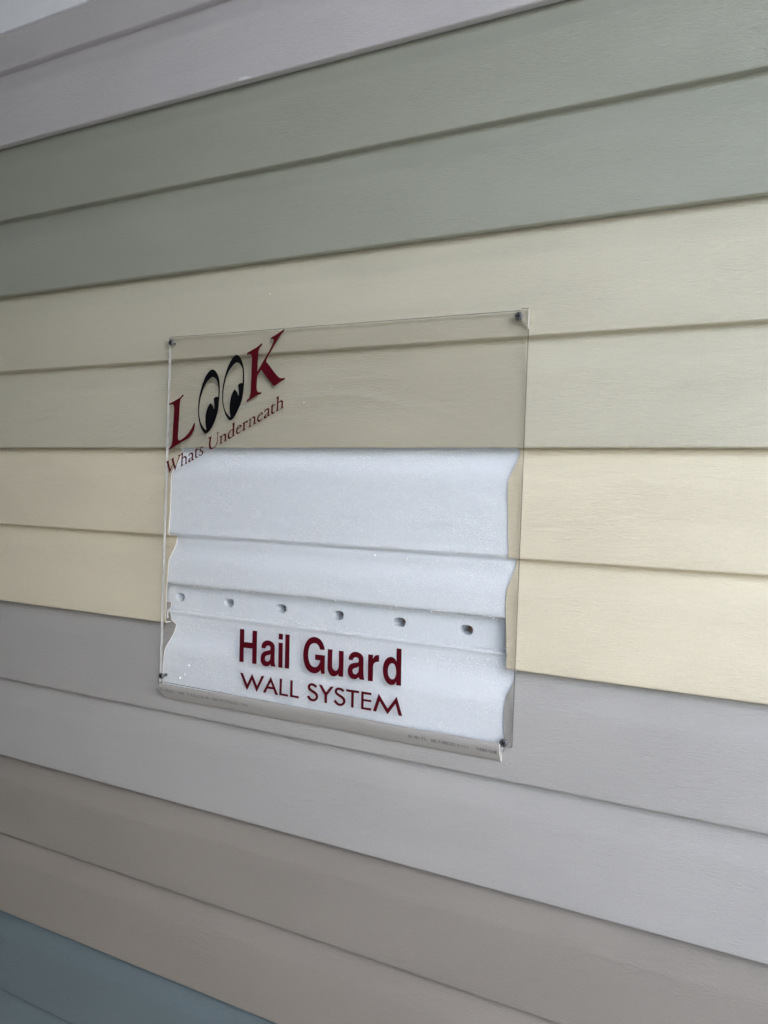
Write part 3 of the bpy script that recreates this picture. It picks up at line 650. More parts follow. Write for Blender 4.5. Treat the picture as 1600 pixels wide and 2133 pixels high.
 ('small:d', [[-59754,3125,-59749,3051,-59744,2976,-59740,2901,-59738,2826,-59741,2710,-59747,2593,-59753,2477,-59756,2361,-59756,2244,-59754,2128,-59752,2011,-59754,1895,-59763,1820,-59779,1745,-59789,1670,-59780,1596,-59718,1539,-59630,1495,-59709,1437,-59790,1380,-59880,1321,-59971,1264,-59974,1331,-60047,1263,-60119,1195,-60193,1128,-60273,1066,-60372,1020,-60478,984,-60573,1019,-60650,1068,-60688,1142,-60705,1222,-60712,1302,-60713,1378,-60707,1454,-60696,1529,-60677,1603,-60648,1680,-60612,1756,-60570,1830,-60524,1902,-60469,1986,-60406,2065,-60327,2134,-60210,2173,-60081,2198,-59999,2230,-59998,2313,-59996,2397,-59995,2480,-59995,2563,-59999,2663,-60005,2763,-60112,2814,-60095,2897,-60007,2948,-59913,2995,-59831,3058],[-60026,2107,-60200,2082,-60279,2020,-60344,1947,-60397,1867,-60436,1796,-60468,1722,-60492,1646,-60508,1568,-60513,1478,-60504,1388,-60473,1301,-60407,1245,-60322,1200,-60218,1247,-60118,1299,-60041,1349,-59991,1414,-59979,1500,-59980,1588,-59989,1676,-59996,1764,-60002,1850,-60010,1936,-60018,2021]]),
 ('small:e', [[-58908,2748,-59017,2711,-59109,2652,-59184,2581,-59248,2503,-59304,2422,-59349,2350,-59389,2277,-59425,2202,-59455,2125,-59476,2049,-59487,1971,-59484,1892,-59455,1787,-59391,1692,-59306,1633,-59201,1608,-59082,1633,-58979,1689,-58905,1749,-58843,1817,-58783,1886,-58729,1951,-58679,2017,-58628,2083,-58709,2051,-58773,1979,-58832,1903,-58904,1838,-58999,1799,-59107,1790,-59255,1857,-59295,1937,-59305,2024,-59284,2099,-59250,2172,-59170,2217,-59089,2261,-59009,2305,-58929,2351,-58825,2412,-58730,2481,-58677,2542,-58655,2613,-58743,2730],[-58963,2617,-59042,2575,-59103,2519,-59145,2445,-59176,2367,-59207,2288,-59127,2324,-59047,2360,-58973,2401,-58909,2453,-58864,2516,-58881,2616]]),
 ('small:r', [[-58152,3127,-58159,2999,-58104,3083,-58041,3162,-57956,3219,-57865,3269,-57735,3212,-57736,3128,-57754,3048,-57873,2976,-58033,3015,-58164,2907,-58167,2809,-58169,2712,-58172,2614,-58176,2531,-58182,2449,-58185,2366,-58178,2284,-58105,2191,-57967,2153,-58091,2110,-58212,2064,-58317,2018,-58420,1969,-58524,1920,-58467,2028,-58421,2140,-58403,2236,-58395,2334,-58390,2433,-58387,2534,-58387,2635,-58387,2736,-58388,2837,-58503,2875,-58461,2948,-58376,3005,-58285,3056]]),
 ('small:n', [[-57270,3552,-57286,3424,-57217,3498,-57149,3572,-57072,3640,-56961,3715,-56831,3763,-56672,3705,-56645,3605,-56626,3504,-56625,3413,-56630,3322,-56635,3231,-56635,3140,-56601,2994,-56452,2883,-56563,2850,-56672,2813,-56761,2774,-56848,2732,-56935,2689,-56891,2788,-56855,2889,-56841,2973,-56835,3058,-56832,3143,-56827,3225,-56821,3307,-56821,3389,-56830,3471,-56910,3546,-57066,3530,-57147,3482,-57220,3426,-57292,3370,-57297,3287,-57303,3205,-57308,3123,-57312,3041,-57317,2950,-57322,2859,-57324,2767,-57316,2676,-57244,2584,-57086,2564,-57208,2521,-57328,2475,-57420,2435,-57511,2393,-57602,2351,-57553,2459,-57513,2569,-57497,2665,-57489,2763,-57483,2861,-57475,2952,-57466,3043,-57461,3135,-57465,3226,-57526,3264,-57638,3247,-57596,3320,-57510,3374,-57421,3426,-57344,3488]]),
 ('small:e', [[-55762,4214,-55878,4162,-55978,4092,-56056,4020,-56127,3942,-56189,3860,-56238,3779,-56278,3695,-56310,3608,-56334,3525,-56350,3440,-56351,3354,-56326,3239,-56264,3135,-56172,3069,-56059,3041,-55942,3068,-55841,3128,-55770,3188,-55709,3255,-55651,3325,-55577,3422,-55506,3521,-55593,3487,-55655,3420,-55713,3350,-55783,3290,-55876,3259,-55981,3257,-56118,3332,-56154,3412,-56162,3496,-56143,3578,-56112,3659,-56018,3711,-55924,3764,-55831,3817,-55741,3866,-55652,3916,-55573,3975,-55514,4119,-55607,4211],[-55822,4089,-55905,4034,-55971,3965,-56021,3873,-56060,3778,-55945,3831,-55835,3890,-55716,3996,-55734,4087]]),
 ('small:a', [[-55330,4242,-55321,4335,-55286,4421,-55226,4488,-55154,4547,-55074,4597,-54994,4641,-54908,4675,-54815,4693,-54645,4624,-54633,4539,-54621,4455,-54615,4371,-54619,4281,-54628,4191,-54638,4101,-54641,4011,-54608,3884,-54459,3881,-54572,3775,-54722,3706,-54792,3779,-54857,3707,-54921,3632,-54988,3560,-55064,3496,-55156,3460,-55259,3437,-55374,3519,-55379,3611,-55347,3699,-55268,3794,-55171,3877,-55083,3949,-54992,4019,-54901,4089,-54811,4159,-54806,4243,-54802,4327,-54810,4411,-54895,4521,-54986,4492,-55067,4453,-55133,4367,-55190,4275,-55296,4187],[-54828,4058,-54900,3998,-54972,3938,-55038,3874,-55093,3796,-55141,3714,-55071,3640,-54942,3710,-54874,3785,-54827,3870,-54820,3963]]),
 ('small:t', [[-54077,5258,-54061,5185,-54089,5042,-53790,5161,-53807,5071,-53955,4985,-54091,4917,-54111,4825,-54115,4731,-54111,4635,-54107,4540,-54109,4459,-54110,4377,-54106,4296,-54092,4216,-54001,4142,-53767,4263,-53785,4174,-53846,4109,-53916,4050,-53994,3998,-54166,3948,-54279,4040,-54300,4129,-54308,4219,-54310,4310,-54310,4400,-54310,4499,-54305,4598,-54300,4697,-54295,4796,-54382,4798,-54365,4887,-54293,4958,-54219,5028,-54168,5102,-54123,5180]]),
 ('small:h', [[-53296,6132,-53296,6043,-53297,5953,-53298,5864,-53300,5775,-53304,5667,-53310,5560,-53316,5453,-53322,5346,-53256,5407,-53190,5468,-53114,5519,-52993,5568,-52859,5583,-52756,5554,-52682,5489,-52653,5403,-52648,5312,-52648,5221,-52650,5131,-52659,5042,-52663,4953,-52652,4864,-52595,4787,-52516,4718,-52622,4687,-52727,4651,-52813,4614,-52896,4573,-52980,4532,-52924,4627,-52881,4727,-52871,4821,-52872,4916,-52874,5012,-52866,5107,-52859,5203,-52866,5298,-52958,5407,-53107,5376,-53219,5310,-53325,5238,-53327,5149,-53329,5059,-53331,4970,-53334,4880,-53339,4791,-53347,4702,-53351,4612,-53346,4523,-53278,4449,-53127,4464,-53243,4403,-53359,4344,-53457,4297,-53557,4252,-53656,4207,-53612,4276,-53568,4346,-53536,4419,-53520,4498,-53513,4579,-53510,4660,-53509,4741,-53507,4867,-53508,4992,-53510,5118,-53512,5243,-53511,5368,-53508,5494,-53508,5619,-53515,5745,-53562,5818,-53683,5821,-53652,5892,-53560,5954,-53463,6012,-53379,6072]]),
 ('bold:H', [[-57654,-22180,-56989,-22160,-56942,-23694,-55746,-23664,-55733,-22166,-55081,-22152,-55027,-24145,-54986,-26140,-55639,-26153,-55682,-24365,-56965,-24399,-56918,-26151,-57554,-26170,-57608,-24166]]),
 ('bold:a', [[-54340,-24110,-54340,-24000,-54341,-23891,-54327,-23781,-54280,-23628,-54199,-23485,-54121,-23394,-54029,-23313,-53925,-23242,-53764,-23167,-53590,-23124,-53437,-23110,-53284,-23111,-53136,-23128,-52993,-23159,-52857,-23206,-52734,-23268,-52638,-23340,-52559,-23425,-52496,-23519,-52453,-23619,-52427,-23726,-52413,-23835,-52403,-24007,-52401,-24181,-52402,-24356,-52401,-24530,-52398,-24703,-52395,-24877,-52391,-25051,-52384,-25224,-52379,-25340,-52373,-25455,-52363,-25570,-52345,-25684,-52316,-25791,-52279,-25897,-52239,-26001,-52200,-26106,-52847,-26120,-52971,-25903,-53086,-26019,-53214,-26121,-53377,-26189,-53550,-26221,-53689,-26223,-53826,-26207,-53952,-26170,-54068,-26106,-54168,-26023,-54249,-25928,-54317,-25816,-54364,-25696,-54393,-25571,-54405,-25455,-54406,-25337,-54396,-25218,-54376,-25100,-54344,-24972,-54294,-24847,-54223,-24729,-54138,-24635,-54036,-24551,-53921,-24482,-53777,-24422,-53625,-24377,-53473,-24334,-53343,-24294,-53212,-24255,-53082,-24217,-53020,-24093,-53029,-23908,-53080,-23812,-53162,-23737,-53390,-23708,-53524,-23747,-53641,-23817,-53746,-23993,-53797,-24102],[-53002,-24696,-53166,-24810,-53335,-24852,-53502,-24898,-53625,-24970,-53721,-25065,-53779,-25184,-53795,-25308,-53769,-25440,-53697,-25553,-53594,-25611,-53466,-25631,-53242,-25565,-53131,-25470,-53054,-25355,-53020,-25246,-53005,-25134,-52997,-25022,-52994,-24913,-52998,-24805]]),
 ('bold:i', [[-51885,-23170,-51295,-23170,-51257,-24621,-51223,-26103,-51808,-26115,-51850,-24694]]),
 ('bold:dot', [[-51904,-22106,-51309,-22096,-51314,-22780,-51904,-22792]]),
 ('bold:l', [[-50959,-22094,-50353,-22082,-50312,-24044,-50268,-26084,-50874,-26094,-50916,-24117]]),
 ('bold:G', [[-45458,-23281,-45477,-23197,-45494,-23114,-45514,-23030,-45541,-22949,-45582,-22847,-45628,-22747,-45679,-22649,-45737,-22555,-45798,-22466,-45865,-22381,-45938,-22300,-46020,-22226,-46102,-22164,-46191,-22109,-46286,-22061,-46387,-22020,-46483,-21991,-46584,-21971,-46688,-21958,-46793,-21952,-46913,-21953,-47033,-21965,-47151,-21992,-47256,-22026,-47358,-22066,-47457,-22115,-47549,-22171,-47647,-22243,-47738,-22323,-47821,-22408,-47896,-22498,-47977,-22616,-48049,-22738,-48112,-22864,-48168,-22991,-48219,-23129,-48261,-23268,-48296,-23408,-48323,-23548,-48344,-23694,-48357,-23840,-48364,-23986,-48363,-24131,-48357,-24285,-48344,-24437,-48324,-24589,-48297,-24739,-48265,-24881,-48227,-25022,-48180,-25160,-48125,-25294,-48065,-25417,-47997,-25536,-47919,-25650,-47829,-25756,-47738,-25841,-47635,-25918,-47525,-25986,-47407,-26045,-47300,-26087,-47187,-26119,-47070,-26142,-46951,-26156,-46832,-26159,-46712,-26146,-46593,-26120,-46470,-26081,-46351,-26031,-46242,-25966,-46157,-25896,-46081,-25819,-46009,-25738,-45935,-25659,-45836,-26064,-45384,-26041,-45387,-25786,-45391,-25530,-45394,-25274,-45397,-25019,-45400,-24739,-45402,-24460,-45404,-24180,-45406,-23901,-45572,-23907,-45739,-23914,-45905,-23920,-46072,-23926,-46239,-23930,-46407,-23933,-46574,-23936,-46743,-23940,-46722,-24560,-46041,-24577,-46055,-24666,-46069,-24755,-46095,-24842,-46131,-24928,-46174,-25012,-46223,-25093,-46280,-25171,-46354,-25250,-46441,-25321,-46539,-25376,-46640,-25408,-46747,-25421,-46851,-25417,-46951,-25401,-47048,-25376,-47138,-25340,-47218,-25292,-47301,-25217,-47371,-25132,-47431,-25039,-47483,-24943,-47541,-24819,-47589,-24692,-47628,-24561,-47657,-24428,-47678,-24287,-47689,-24144,-47691,-24000,-47685,-23856,-47673,-23709,-47655,-23561,-47626,-23414,-47587,-23268,-47551,-23171,-47506,-23074,-47449,-22983,-47378,-22899,-47303,-22834,-47217,-22780,-47124,-22734,-47027,-22697,-46924,-22670,-46817,-22659,-46714,-22668,-46597,-22703,-46489,-22756,-46393,-22821,-46317,-22894,-46256,-22978,-46202,-23066,-46163,-23148,-46132,-23234,-46101,-23320]]),
 ('bold:u', [[-45054,-23126,-44431,-23112,-44432,-23322,-44434,-23531,-44435,-23741,-44435,-23950,-44433,-24139,-44431,-24327,-44428,-24516,-44421,-24704,-44417,-24817,-44414,-24931,-44403,-25043,-44377,-25151,-44333,-25247,-44270,-25334,-44190,-25409,-44088,-25460,-43968,-25474,-43853,-25449,-43754,-25389,-43684,-25308,-43631,-25218,-43593,-25124,-43569,-25038,-43555,-24952,-43547,-24865,-43544,-24779,-43544,-24544,-43550,-24310,-43559,-24076,-43567,-23842,-43570,-23664,-43573,-23486,-43576,-23308,-43579,-23130,-42960,-23112,-42952,-23462,-42943,-23812,-42935,-24162,-42929,-24512,-42925,-24896,-42923,-25279,-42922,-25663,-42921,-26047,-43514,-26052,-43570,-25778,-43647,-25862,-43723,-25946,-43812,-26018,-43920,-26075,-44036,-26116,-44155,-26140,-44278,-26144,-44399,-26130,-44508,-26093,-44603,-26038,-44688,-25972,-44763,-25897,-44829,-25815,-44881,-25732,-44922,-25644,-44954,-25551,-44978,-25457,-45000,-25337,-45012,-25216,-45019,-25093,-45024,-24970,-45033,-24735,-45039,-24499,-45043,-24263,-45047,-24027,-45050,-23802,-45051,-23577,-45053,-23351]]),
 ('bold:a', [[-42290,-24000,-42281,-23883,-42272,-23766,-42246,-23651,-42199,-23535,-42137,-23424,-42059,-23319,-41974,-23230,-41876,-23151,-41768,-23086,-41656,-23041,-41539,-23013,-41420,-22999,-41283,-22998,-41148,-23012,-41017,-23038,-40891,-23077,-40771,-23127,-40661,-23191,-40577,-23260,-40507,-23339,-40451,-23428,-40413,-23522,-40390,-23622,-40377,-23724,-40364,-23930,-40358,-24136,-40354,-24343,-40349,-24550,-40342,-24724,-40335,-24897,-40327,-25071,-40316,-25244,-40309,-25352,-40299,-25461,-40287,-25568,-40271,-25675,-40246,-25788,-40213,-25900,-40181,-26011,-40777,-26028,-40913,-25784,-41015,-25893,-41129,-25989,-41239,-26043,-41355,-26082,-41475,-26102,-41607,-26103,-41736,-26083,-41855,-26045,-41946,-25998,-42029,-25940,-42104,-25874,-42170,-25801,-42238,-25699,-42289,-25587,-42322,-25469,-42339,-25372,-42345,-25273,-42343,-25173,-42331,-25073,-42312,-24973,-42285,-24872,-42248,-24774,-42198,-24681,-42118,-24575,-42019,-24481,-41907,-24401,-41782,-24341,-41647,-24299,-41511,-24262,-41394,-24231,-41276,-24203,-41158,-24176,-41040,-24149,-40973,-23974,-40985,-23840,-41035,-23719,-41124,-23645,-41241,-23605,-41366,-23607,-41490,-23645,-41597,-23712,-41684,-23801,-41751,-23985],[-40945,-24584,-41039,-24655,-41138,-24719,-41252,-24765,-41369,-24805,-41483,-24852,-41591,-24910,-41678,-24987,-41723,-25087,-41729,-25192,-41701,-25326,-41632,-25442,-41529,-25507,-41401,-25530,-41284,-25507,-41179,-25448,-41068,-25334,-40991,-25203,-40960,-25100,-40947,-24995,-40940,-24890,-40938,-24788,-40941,-24686]]),
 ('bold:r', [[-39799,-23077,-39195,-23063,-39188,-23531,-39140,-23428,-39092,-23326,-39030,-23230,-38924,-23125,-38794,-23049,-38676,-23019,-38553,-23007,-38431,-22995,-38421,-23737,-38567,-23760,-38711,-23796,-38814,-23839,-38913,-23893,-38996,-23962,-39061,-24054,-39105,-24156,-39129,-24261,-39141,-24402,-39139,-24543,-39132,-24684,-39127,-24825,-39126,-25123,-39124,-25421,-39123,-25719,-39121,-26017,-39735,-26028,-39743,-25640,-39752,-25251,-39760,-24863,-39768,-24474,-39776,-24125,-39783,-23776,-39791,-23426]]),
 ('bold:d', [[-36315,-21995,-35723,-21989,-35712,-22477,-35702,-22965,-35691,-23454,-35681,-23942,-35669,-24462,-35657,-24982,-35645,-25502,-35633,-26022,-36210,-26026,-36241,-25659,-36301,-25766,-36361,-25873,-36441,-25965,-36541,-26029,-36653,-26074,-36769,-26097,-36903,-26101,-37034,-26083,-37155,-26044,-37255,-25991,-37346,-25925,-37429,-25851,-37504,-25771,-37583,-25670,-37653,-25562,-37714,-25450,-37766,-25333,-37808,-25212,-37841,-25088,-37867,-24961,-37885,-24832,-37901,-24694,-37910,-24555,-37911,-24415,-37902,-24274,-37883,-24129,-37856,-23983,-37819,-23839,-37769,-23697,-37718,-23585,-37656,-23476,-37583,-23373,-37499,-23276,-37396,-23184,-37277,-23108,-37149,-23052,-37023,-23020,-36893,-23009,-36768,-23021,-36658,-23059,-36560,-23119,-36474,-23190,-36400,-23275,-36340,-23370,-36280,-23465,-36287,-23284,-36293,-23103,-36299,-22923,-36304,-22742,-36308,-22555,-36310,-22369,-36312,-22182],[-36808,-23695,-36949,-23748,-37065,-23843,-37141,-23951,-37198,-24068,-37241,-24188,-37266,-24286,-37283,-24384,-37293,-24483,-37294,-24582,-37289,-24689,-37277,-24796,-37256,-24900,-37227,-25002,-37182,-25117,-37123,-25225,-37044,-25321,-36960,-25389,-36861,-25440,-36751,-25460,-36599,-25422,-36471,-25328,-36399,-25230,-36351,-25120,-36319,-25008,-36295,-24889,-36280,-24770,-36275,-24650,-36279,-24532,-36293,-24405,-36315,-24279,-36347,-24155,-36387,-24034,-36431,-23933,-36490,-23838,-36567,-23758,-36678,-23702]]),
 ('thin:W', [[-57379,-27494,-56948,-27488,-56253,-28746,-55569,-27379,-54784,-28767,-54170,-27443,-53771,-27424,-54810,-29490,-55562,-28140,-56247,-29494]]),
 ('thin:A', [[-52827,-27361,-51698,-29401,-52089,-29409,-52390,-28828,-53259,-28852,-53519,-29403,-53888,-29396],[-52794,-28023,-53133,-28558,-52524,-28572]]),
 ('thin:L', [[-51537,-27400,-51214,-27390,-51201,-29129,-50277,-29128,-50295,-29368,-51518,-29375]]),
 ('thin:L', [[-50024,-27390,-49694,-27379,-49669,-29103,-48765,-29103,-48793,-29367,-50000,-29349]]),
 ('thin:S', [[-46294,-27557,-46374,-27510,-46498,-27441,-46629,-27383,-46758,-27345,-46897,-27320,-47043,-27320,-47192,-27351,-47336,-27409,-47462,-27495,-47549,-27611,-47589,-27731,-47597,-27841,-47581,-27946,-47534,-28054,-47449,-28153,-47326,-28235,-47184,-28303,-47049,-28363,-46915,-28419,-46783,-28469,-46680,-28520,-46595,-28576,-46525,-28635,-46486,-28690,-46465,-28758,-46461,-28843,-46473,-28908,-46506,-28964,-46567,-29030,-46627,-29078,-46674,-29102,-46732,-29118,-46800,-29125,-46886,-29123,-46983,-29109,-47059,-29087,-47117,-29055,-47177,-29005,-47231,-28952,-47280,-28896,-47324,-28833,-47356,-28787,-47654,-28958,-47621,-29005,-47569,-29079,-47505,-29153,-47434,-29221,-47346,-29293,-47235,-29353,-47105,-29391,-46964,-29412,-46829,-29415,-46702,-29401,-46571,-29364,-46447,-29299,-46334,-29210,-46230,-29096,-46156,-28964,-46127,-28823,-46133,-28680,-46174,-28549,-46252,-28438,-46356,-28348,-46470,-28272,-46602,-28207,-46743,-28153,-46869,-28100,-46996,-28043,-47118,-27985,-47196,-27935,-47232,-27891,-47252,-27843,-47258,-27796,-47255,-27745,-47241,-27699,-47226,-27677,-47189,-27653,-47114,-27623,-47043,-27608,-46974,-27608,-46883,-27625,-46793,-27651,-46693,-27696,-46581,-27758,-46503,-27803]]),
 ('thin:Y', [[-46110,-27352,-45715,-27336,-45099,-28101,-44513,-27345,-44101,-27326,-44936,-28414,-44924,-29331,-45271,-29336,-45291,-28427]]),
 ('thin:S', [[-42669,-27523,-42745,-27480,-42863,-27414,-42997,-27359,-43137,-27324,-43286,-27304,-43433,-27305,-43575,-27335,-43706,-27393,-43819,-27479,-43901,-27589,-43952,-27713,-43967,-27836,-43944,-27950,-43886,-28054,-43795,-28145,-43670,-28221,-43526,-28286,-43392,-28343,-43263,-28397,-43137,-28446,-43038,-28496,-42956,-28551,-42889,-28610,-42851,-28663,-42831,-28730,-42827,-28813,-42840,-28878,-42870,-28933,-42926,-28995,-42985,-29042,-43047,-29074,-43126,-29098,-43201,-29109,-43278,-29106,-43368,-29088,-43443,-29062,-43509,-29023,-43579,-28964,-43643,-28906,-43698,-28851,-43746,-28797,-43779,-28759,-44049,-28950,-44015,-28989,-43961,-29051,-43896,-29114,-43824,-29180,-43733,-29254,-43623,-29318,-43499,-29362,-43363,-29389,-43224,-29393,-43085,-29373,-42945,-29330,-42816,-29263,-42702,-29173,-42603,-29060,-42533,-28931,-42505,-28794,-42512,-28654,-42551,-28525,-42627,-28416,-42726,-28327,-42836,-28253,-42962,-28189,-43097,-28135,-43222,-28084,-43352,-28028,-43479,-27971,-43564,-27920,-43608,-27875,-43633,-27831,-43641,-27793,-43634,-27745,-43611,-27686,-43584,-27649,-43552,-27625,-43497,-27602,-43435,-27588,-43351,-27588,-43241,-27603,-43142,-27626,-43045,-27667,-42942,-27724,-42868,-27767]]),
 ('thin:T', [[-42446,-27343,-40783,-27322,-40798,-27587,-41445,-27605,-41443,-29316,-41755,-29303,-41788,-27622,-42457,-27617]]),
 ('thin:E', [[-40507,-27315,-39220,-27309,-39231,-27571,-40210,-27594,-40184,-28134,-39206,-28108,-39217,-28350,-40173,-28374,-40164,-29057,-39186,-29027,-39218,-29300,-40474,-29307]]),
 ('thin:M', [[-38321,-27257,-37158,-28752,-36102,-27268,-35354,-29297,-35790,-29288,-36219,-28074,-37152,-29374,-38171,-28072,-38563,-29302,-38957,-29271]]),
]

def letter(name, loops, mat, y0, parent=None):
    ls = [[(a * 1e-5, Z0 + b * 1e-5) for a, b in zip(l[::2], l[1::2])] for l in loops]
    V, F = plate(ls[0], ls[1:], y0 - 0.00025, y0 - 0.00003)
    V = [(x, y + bow(x, z), z) for x, y, z in V]
    return mesh_obj(name, V, F, mat, parent or sheet)
for nm, loops in LETTERS:
    kind, ch = nm.split(':')
    if kind == 'eye':
        o = letter('eye_letter', loops, M['black'], YF)
        o['label'] = 'black letter O drawn as a wide open eye'
    elif ch == 'dot':
        letter('dot', loops, M['maroon'], YF, last)
    else:
        o = last = letter('letter', loops, M['maroon'], YF)
        o['label'] = {'big': 'large dark red serif letter ', 'small': 'small dark red serif letter ',
                      'bold': 'bold maroon letter ', 'thin': 'thin maroon capital letter '}[kind] + ch

# ------------------------------------------------------------------ trim strip under the sheet
trim = root('trim_strip', (-0.47, -0.001, Z0 - 2.822 * C))
tag(trim, 'narrow grey vinyl trim strip with faint print under the clear sheet', 'trim')
hook = [(-0.0092, -2.650), (-0.0112, -2.657), (-0.0124, -2.672), (-0.0122, -2.695), (-0.0108, -2.728), (-0.0085, -2.762), (-0.0060, -2.795), (-0.0044, -2.815),
        (-0.0030, -2.821), (-0.0019, -2.812), (-0.0021, -2.79), (-0.0040, -2.755), (-0.0058, -2.725), (-0.0056, -2.703), (-0.0040, -2.695), (-0.0026, -2.705), (-0.0024, -2.735)]
hp = [(y, Z0 + k * C) for y, k in hook]
hb = offset(hp, -0.0011)
V, F = [], []
xs = [-0.6985] + xrange(-0.69, -0.25, 0.03) + [-0.2412]
n = len(hp)
def strip_dz(x): return -0.0042 * max(0.0, (-0.47 - x) / 0.23) * 0.35 + 0.0004 * math.sin(x * 40)
for x in xs:
    for (y, z), (y2, z2) in zip(hp, hb):
        xx = x
        if x == xs[0]: xx = x + 0.010 * max(0.0, (Z0 - 2.74 * C - z) / (0.08 * C)) * 0.6
        V.append((xx, y, z + strip_dz(x))); V.append((xx, y2, z2 + strip_dz(x)))
for i in range(len(xs) - 1):
    a, b = i * 2 * n, (i + 1) * 2 * n
    for k in range(n - 1):
        F.append((a + 2 * k, b + 2 * k, b + 2 * k + 2, a + 2 * k + 2))
        F.append((a + 2 * k + 1, a + 2 * k + 3, b + 2 * k + 3, b + 2 * k + 1))
    F.append((a, a + 1, b + 1, b)); e = 2 * n - 2
    F.append((a + e, b + e, b + e + 1, a + e + 1))
FM = [0] * len(F)
for a in (0, (len(xs) - 1) * 2 * n):
    for k in range(n - 1):
        F.append((a + 2 * k, a + 2 * k + 2, a + 2 * k + 3, a + 2 * k + 1)); FM.append(1)
M['trim'] = siding_mat('trim_vinyl', (0.35, 0.335, 0.31), 11, 0.5)
channel = mesh_obj('channel', V, F, [M['trim'], M['cut']], trim, fmat=FM, smooth=40)

# faint dot-printed line on the strip: single-stroke characters
STROKES = {  # 4 wide x 6 high, y up
 'A': ['0,0 2,6 4,0', '1,2 3,2'], 'B': ['0,0 0,6 3,6 4,5 3,3 0,3', '3,3 4,1 3,0 0,0'], 'C': ['4,5 3,6 1,6 0,5 0,1 1,0 3,0 4,1'],
 'D': ['0,0 0,6 3,6 4,4 4,2 3,0 0,0'], 'E': ['4,6 0,6 0,0 4,0', '0,3 3,3'], 'F': ['4,6 0,6 0,0', '0,3 3,3'],
 'G': ['4,5 3,6 1,6 0,5 0,1 1,0 4,0 4,3 2,3'], 'I': ['2,0 2,6'], 'K': ['0,0 0,6', '4,6 0,3 4,0'], 'L': ['0,6 0,0 4,0'],
 'M': ['0,0 0,6 2,3 4,6 4,0'], 'N': ['0,0 0,6 4,0 4,6'], 'O': ['1,0 0,1 0,5 1,6 3,6 4,5 4,1 3,0 1,0'], 'P': ['0,0 0,6 3,6 4,5 4,4 3,3 0,3'],
 'R': ['0,0 0,6 3,6 4,5 3,3 0,3', '2,3 4,0'], 'S': ['4,5 3,6 1,6 0,5 0,4 4,2 4,1 3,0 1,0 0,1'], 'T': ['0,6 4,6', '2,6 2,0'],
 'U': ['0,6 0,1 1,0 3,0 4,1 4,6'], 'Y': ['0,6 2,3 4,6', '2,3 2,0'], '.': ['2,0 2,1'], '-': ['1,3 3,3'], '2': ['0,5 1,6 3,6 4,5 4,4 0,0 4,0'],
 '0': ['1,0 0,1 0,5 1,6 3,6 4,5 4,1 3,0 1,0'], ' ': []}
def face_y(z):
    for (y0, z0), (y1, z1) in zip(hp, hp[1:9]):
        if z1 <= z <= z0: return y0 + (y1 - y0) * (z0 - z) / (z0 - z1)
    return -0.0105
def print_line(words, h):
    V, F = [], []
    for text, x0, x1, zc_ in words:
        cw = (x1 - x0) / len(text)
        for i, ch in enumerate(text):
            for st in STROKES.get(ch, []):
                P = [tuple(float(q) for q in p.split(',')) for p in st.split()]
                for (a, b), (c, d) in zip(P, P[1:]):
                    if random.random() < 0.10: continue
                    p0 = Vector((x0 + i * cw + cw * 0.78 * a / 4, 0, zc_ + h * (b / 6 - 0.5))); p1 = Vector((x0 + i * cw + cw * 0.78 * c / 4, 0, zc_ + h * (d / 6 - 0.5)))
                    dr = (p1 - p0)
                    if dr.length < 1e-6: continue
                    nn = Vector((-dr.z, 0, dr.x)).normalized() * 0.00017
                    ks = len(V)
                    for q in (p0 - nn, p1 - nn, p1 + nn, p0 + nn):
                        zz = q.z
                        V.append((q.x, face_y(zz - strip_dz(q.x)) - 0.00022 - 0.00002 * (i % 3), zz))
                    F.append((ks, ks + 1, ks + 2, ks + 3))
    return V, F
zt = Z0 - 0.3118
V, F = print_line([('D LINEALE.', -0.6955, -0.671, zt), ('MADE IN DOUBLEDECK MN.', -0.664, -0.615, zt), ('FORM FORE MATERIALS', -0.611, -0.571, zt), ('2000', -0.566, -0.557, zt)], 0.0030)
mesh_obj('printed_text', V, F, M['ink'], channel)
V, F = print_line([('ON LINEAL MFG.', -0.3430, -0.3215, zt), ('MADE IN DOUBLEDECK IN U.S.A.', -0.3165, -0.2735, zt), ('FOREMOST POLYME', -0.2655, -0.2435, zt)], 0.0032)
mesh_obj('printed_text', V, F, M['ink'], channel)

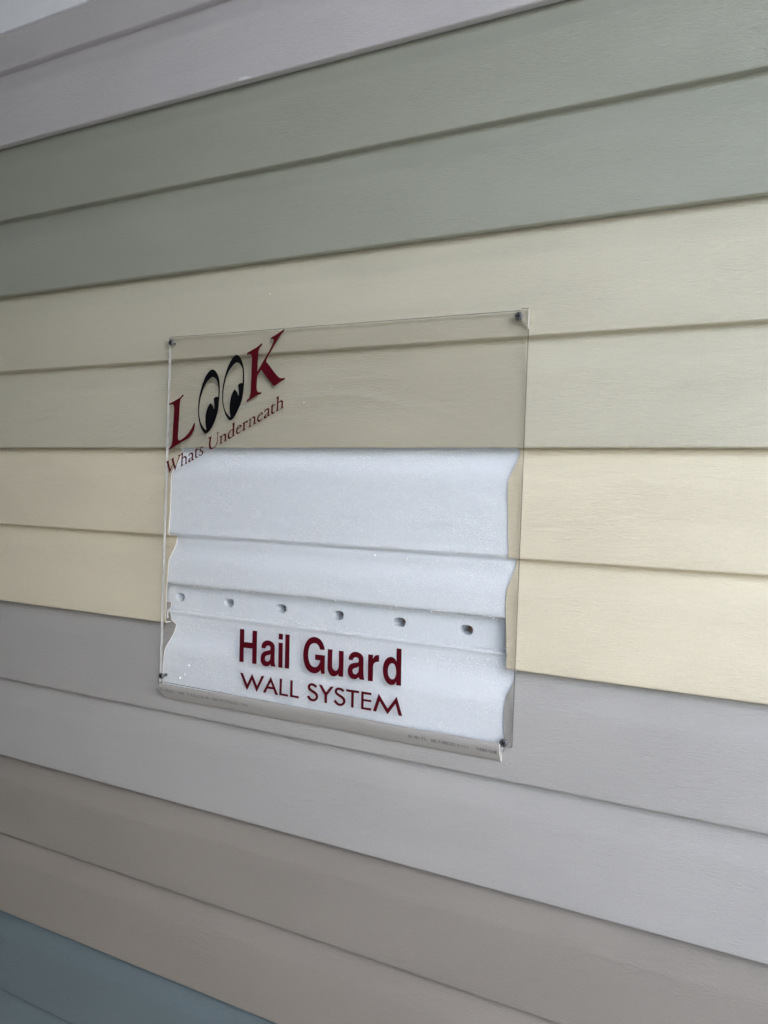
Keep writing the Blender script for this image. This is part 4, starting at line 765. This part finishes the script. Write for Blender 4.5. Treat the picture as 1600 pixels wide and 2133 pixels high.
# ------------------------------------------------------------------ screws
def screw(x, z, y, r, rz, label):
    s = root('screw', (x, y, Z0 + z))
    tag(s, label, 'screw', 'screws at the corners of the clear sheet')
    zc_ = Z0 + z
    # pan head: profile turned round the y axis
    pf = [(0.0, -0.0022), (0.45, -0.0022), (0.72, -0.0021), (0.88, -0.0017), (0.97, -0.0010), (1.0, -0.0003), (1.0, 0.0)]
    V, F = [], []; n = 24
    for q, yy in pf:
        for k in range(n):
            a = 2 * math.pi * k / n
            V.append((x + r * q * math.cos(a), y + yy, zc_ + r * q * math.sin(a)))
    for i in range(len(pf) - 1):
        for k in range(n):
            F.append((i * n + k, i * n + (k + 1) % n, (i + 1) * n + (k + 1) % n, (i + 1) * n + k))
    hd = mesh_obj('head', V, F, M['screw'], s, smooth=60)
    # cross recess, its shade painted as a black cross on the crown
    V, F = [], []
    for k in range(2):
        a = rz + k * math.pi / 2
        ux, uz = math.cos(a), math.sin(a)
        b = len(V)
        for yy in (-0.00232 - k * 0.00004, -0.0019):
            for p, q in ((-.6, -.14), (.6, -.14), (.6, .14), (-.6, .14)):
                V.append((x + r * (p * ux - q * uz), y + yy, zc_ + r * (p * uz + q * ux)))
        F += [(b, b + 1, b + 2, b + 3)] + [(b + i, b + (i + 1) % 4, b + 4 + (i + 1) % 4, b + 4 + i) for i in range(4)]
    mesh_obj('cross_recess', V, F, M['recess'], hd)
    V, F = [], []
    for yy in (0.0, 0.030):
        for k in range(12):
            a = 2 * math.pi * k / 12
            V.append((x + 0.0019 * math.cos(a), y + yy, zc_ + 0.0019 * math.sin(a)))
    F = [(k, (k + 1) % 12, 12 + (k + 1) % 12, 12 + k) for k in range(12)]
    mesh_obj('shank', V, F, M['screw'], s, smooth=60)
    # thin dark washer between the head and the sheet
screw(-0.7051, 0.1352, YF, 0.0040, 0.3, 'dark screw in the upper left corner of the clear sheet')
screw(-0.2408, 0.1334, YF - 0.0006, 0.0044, 0.1, 'dark screw in the cracked upper right corner of the clear sheet')
screw(-0.2382, -0.3018, YF - 0.0004, 0.0044, 0.6, 'dark screw beside the hooked end of the trim strip')
screw(-0.6990, -0.2957, YF, 0.0040, 0.9, 'dark screw in the lower left corner of the clear sheet')

# ------------------------------------------------------------------ foam crumbs and specks
sp = [(-0.5568, -0.0006, Z0 + 0.1868, 0.0009), (-0.4971, YF - 0.0006, Z0 + 0.0524, 0.0007), (-0.4603, YF - 0.0006, Z0 + 0.0670, 0.0006),
      (-0.9126, 0.0150, Z0 + 0.2191, 0.0008), (-0.8903, 0.0150, Z0 + 0.2185, 0.0007)]
V, F = beads(sp)
cr = mesh_obj('foam_crumbs', V, F, M['bead'], smooth=60)
tag(cr, 'tiny white foam crumbs stuck to the cream siding and clear sheet', 'crumbs', kind='stuff')
for o in bpy.data.objects:
    if '_at' in o: del o['_at']
